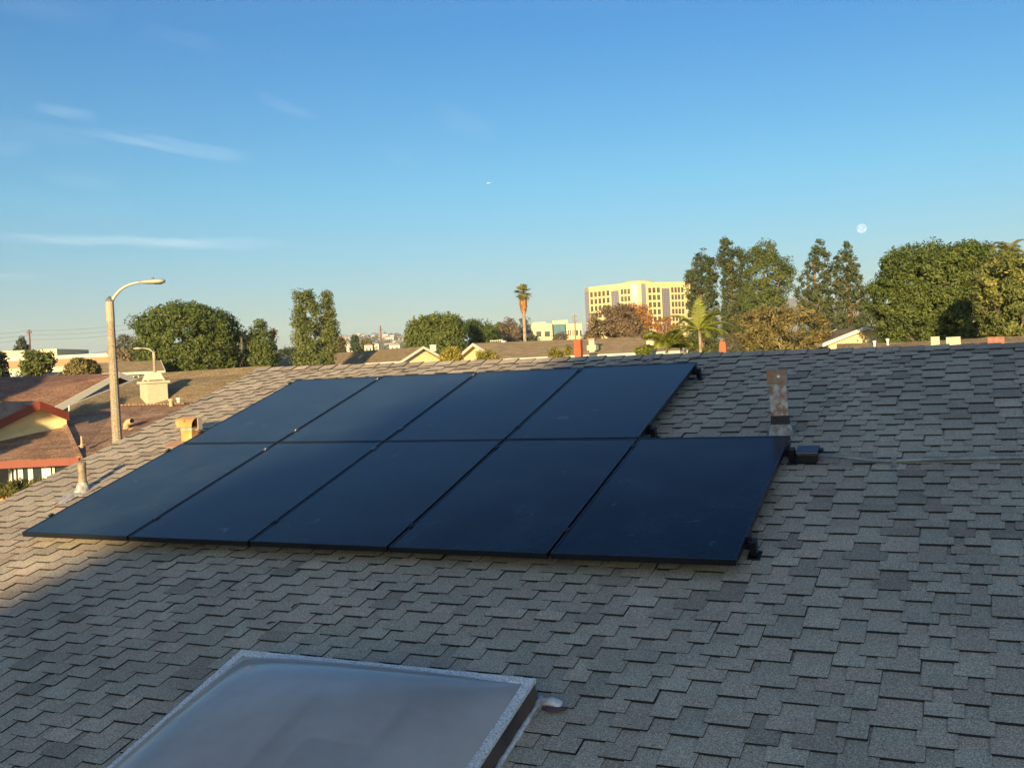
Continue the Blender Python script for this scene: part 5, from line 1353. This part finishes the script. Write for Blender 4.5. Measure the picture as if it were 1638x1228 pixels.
def plane():
    c = at(782, 293, 8200); t = thing('airliner', 'tiny white airliner far away in the clear blue sky', 'airplane', c)
    a = R(14); X = np.array([math.cos(a), 0, math.sin(a) * .3]); X /= np.linalg.norm(X); Y = np.array([0, 1, 0.0]); wm = mat('white_airframe', (.85, .85, .85), .4)
    k = MB(); k.tube([c - X * 15, c - X * 13, c - X * 5, c + X * 9, c + X * 13.5, c + X * 15], [.3, 1.4, 1.9, 1.9, 1.3, .2], 12); obj('fuselage', k, wm, t, smooth=True)
    for s in (-1, 1):
        k = MB(); k.prism([c + X * 3, c - X * 1.5, c - X * 7 + Y * 15 * s, c - X * 5.2 + Y * 15 * s], Z * .35); obj('wing', k, wm, t)
        k = MB(); k.tube([c + X * 1.5 + Y * 5 * s - Z * 1.1, c - X * 2 + Y * 5 * s - Z * 1.1], .9, 10); obj('engine', k, mat('grey_engine', (.3, .3, .32), .4), t)
        k = MB(); k.prism([c - X * 11.5 + Z * .5, c - X * 13.8 + Z * .5, c - X * 15.5 + Y * 5 * s + Z * .6, c - X * 14.3 + Y * 5 * s + Z * .6], Z * .2); obj('tailplane', k, wm, t)
    k = MB(); k.prism([c - X * 10.5 + Z * 1.5, c - X * 14.5 + Z * 1.5, c - X * 16 + Z * 6, c - X * 14 + Z * 6], Y * .3); obj('tail_fin', k, wm, t)
plane()


# ---------------------------------------------------------------- trees outside the frame that throw the shade
LH = np.array([LD[0], LD[1], 0]); LH /= np.linalg.norm(LH); LAT = np.array([LH[1], -LH[0], 0]); TA = -LD[2] / math.hypot(LD[0], LD[1])
def shade_tree(label, outline, dist, m, ncl, rc, per, leaf, depth, seed, org=(0, 0), core=True):
    """outline in sun view coordinates (sideways, height above eye where the ray meets org); dist behind org"""
    r_ = np.random.default_rng(seed); poly = [(a * 10, b * 10) for a, b in outline]; P = np.array(poly)
    o = np.array([org[0], org[1], 0.0])
    pts = []
    while len(pts) < ncl:
        x = r_.uniform(P[:, 0].min(), P[:, 0].max(), 2000); y = r_.uniform(P[:, 1].min(), P[:, 1].max(), 2000)
        ok = in_poly(x, y, poly); s = rc * 7
        for q in ((s, 0), (-s, 0), (0, s)): ok &= in_poly(x + q[0], y + q[1], poly)
        pts += list(zip(x[ok] / 10, y[ok] / 10))
    pts = np.array(pts[:ncl]); z = r_.uniform(-depth, depth, ncl)
    C = o[None] + pts[:, :1] * LAT[None] - (dist + z)[:, None] * LH[None] + (pts[:, 1] + CZ + (dist + z) * TA)[:, None] * Z[None]
    C[:, 2] -= z * TA * .0
    b = C.mean(0); base = np.array([b[0], b[1], 0]); root = thing('tree', label, 'tree', base, 'trees behind the photographer')
    dirs = r_.normal(size=(ncl * per, 3)); dirs /= np.linalg.norm(dirs, axis=1, keepdims=True)
    cen = C.repeat(per, 0) + dirs * (rc * r_.random(ncl * per) ** .4)[:, None]
    leaves_mesh('crown', cen, dirs - LD * 1.5, leaf, .8, m, root, r_.random(ncl * per), r_)
    tb = MB(); top = np.array([b[0], b[1], C[:, 2].max() * .8]); tb.tube([base, (base + top) / 2, top], [.4, .3, .1], 10)
    for i in range(10):
        c = C[r_.integers(ncl)]; s = r_.uniform(.3, .9); st = base * (1 - s) + top * s; tb.tube([st, (st + c) / 2 + Z * .2, c], [.14, .09, .03], 6)
    obj('trunk', tb, BARK, root)
shade_tree('unseen tall dense tree added behind the photographer to shade the lower right of the roof', [(-4.55, -6), (-4.75, -1.0), (-4.6, -.4), (-4.2, -.05), (-3.6, .35), (-2.9, .75), (-2.2, 1.2), (-1.5, 1.65), (-.4, 2.0), (1, 2.1), (3, 2.0), (5, 1.4), (6, 0), (6.5, -6)], 36, G_dark, 1500, .42, 22, .30, 1.6, 3)  # added unseen caster, crown outline shaped to the shade edge on the roof
SH1 = at(20, 715, 24); SH2 = at(40, 632, 38)
shade_tree('tree left of the frame that throws shade on the near brown roof', [(-1.9, -3), (-2.0, .0), (-1.3, .25), (-.7, .35), (-.1, .12), (.35, -.35), (.5, -3)], 9, G_dark, 120, .30, 30, .13, .8, 5, org=(SH1[0], SH1[1]))
shade_tree('tree left of the frame that throws shade on the dark brown roof behind', [(-6, -3), (-5.8, 1.6), (-3, 2.0), (-1, 1.6), (.0, 1.0), (.5, .2), (.7, -3)], 22, G_dark, 330, .40, 34, .20, 1.0, 6, org=(SH2[0], SH2[1]))
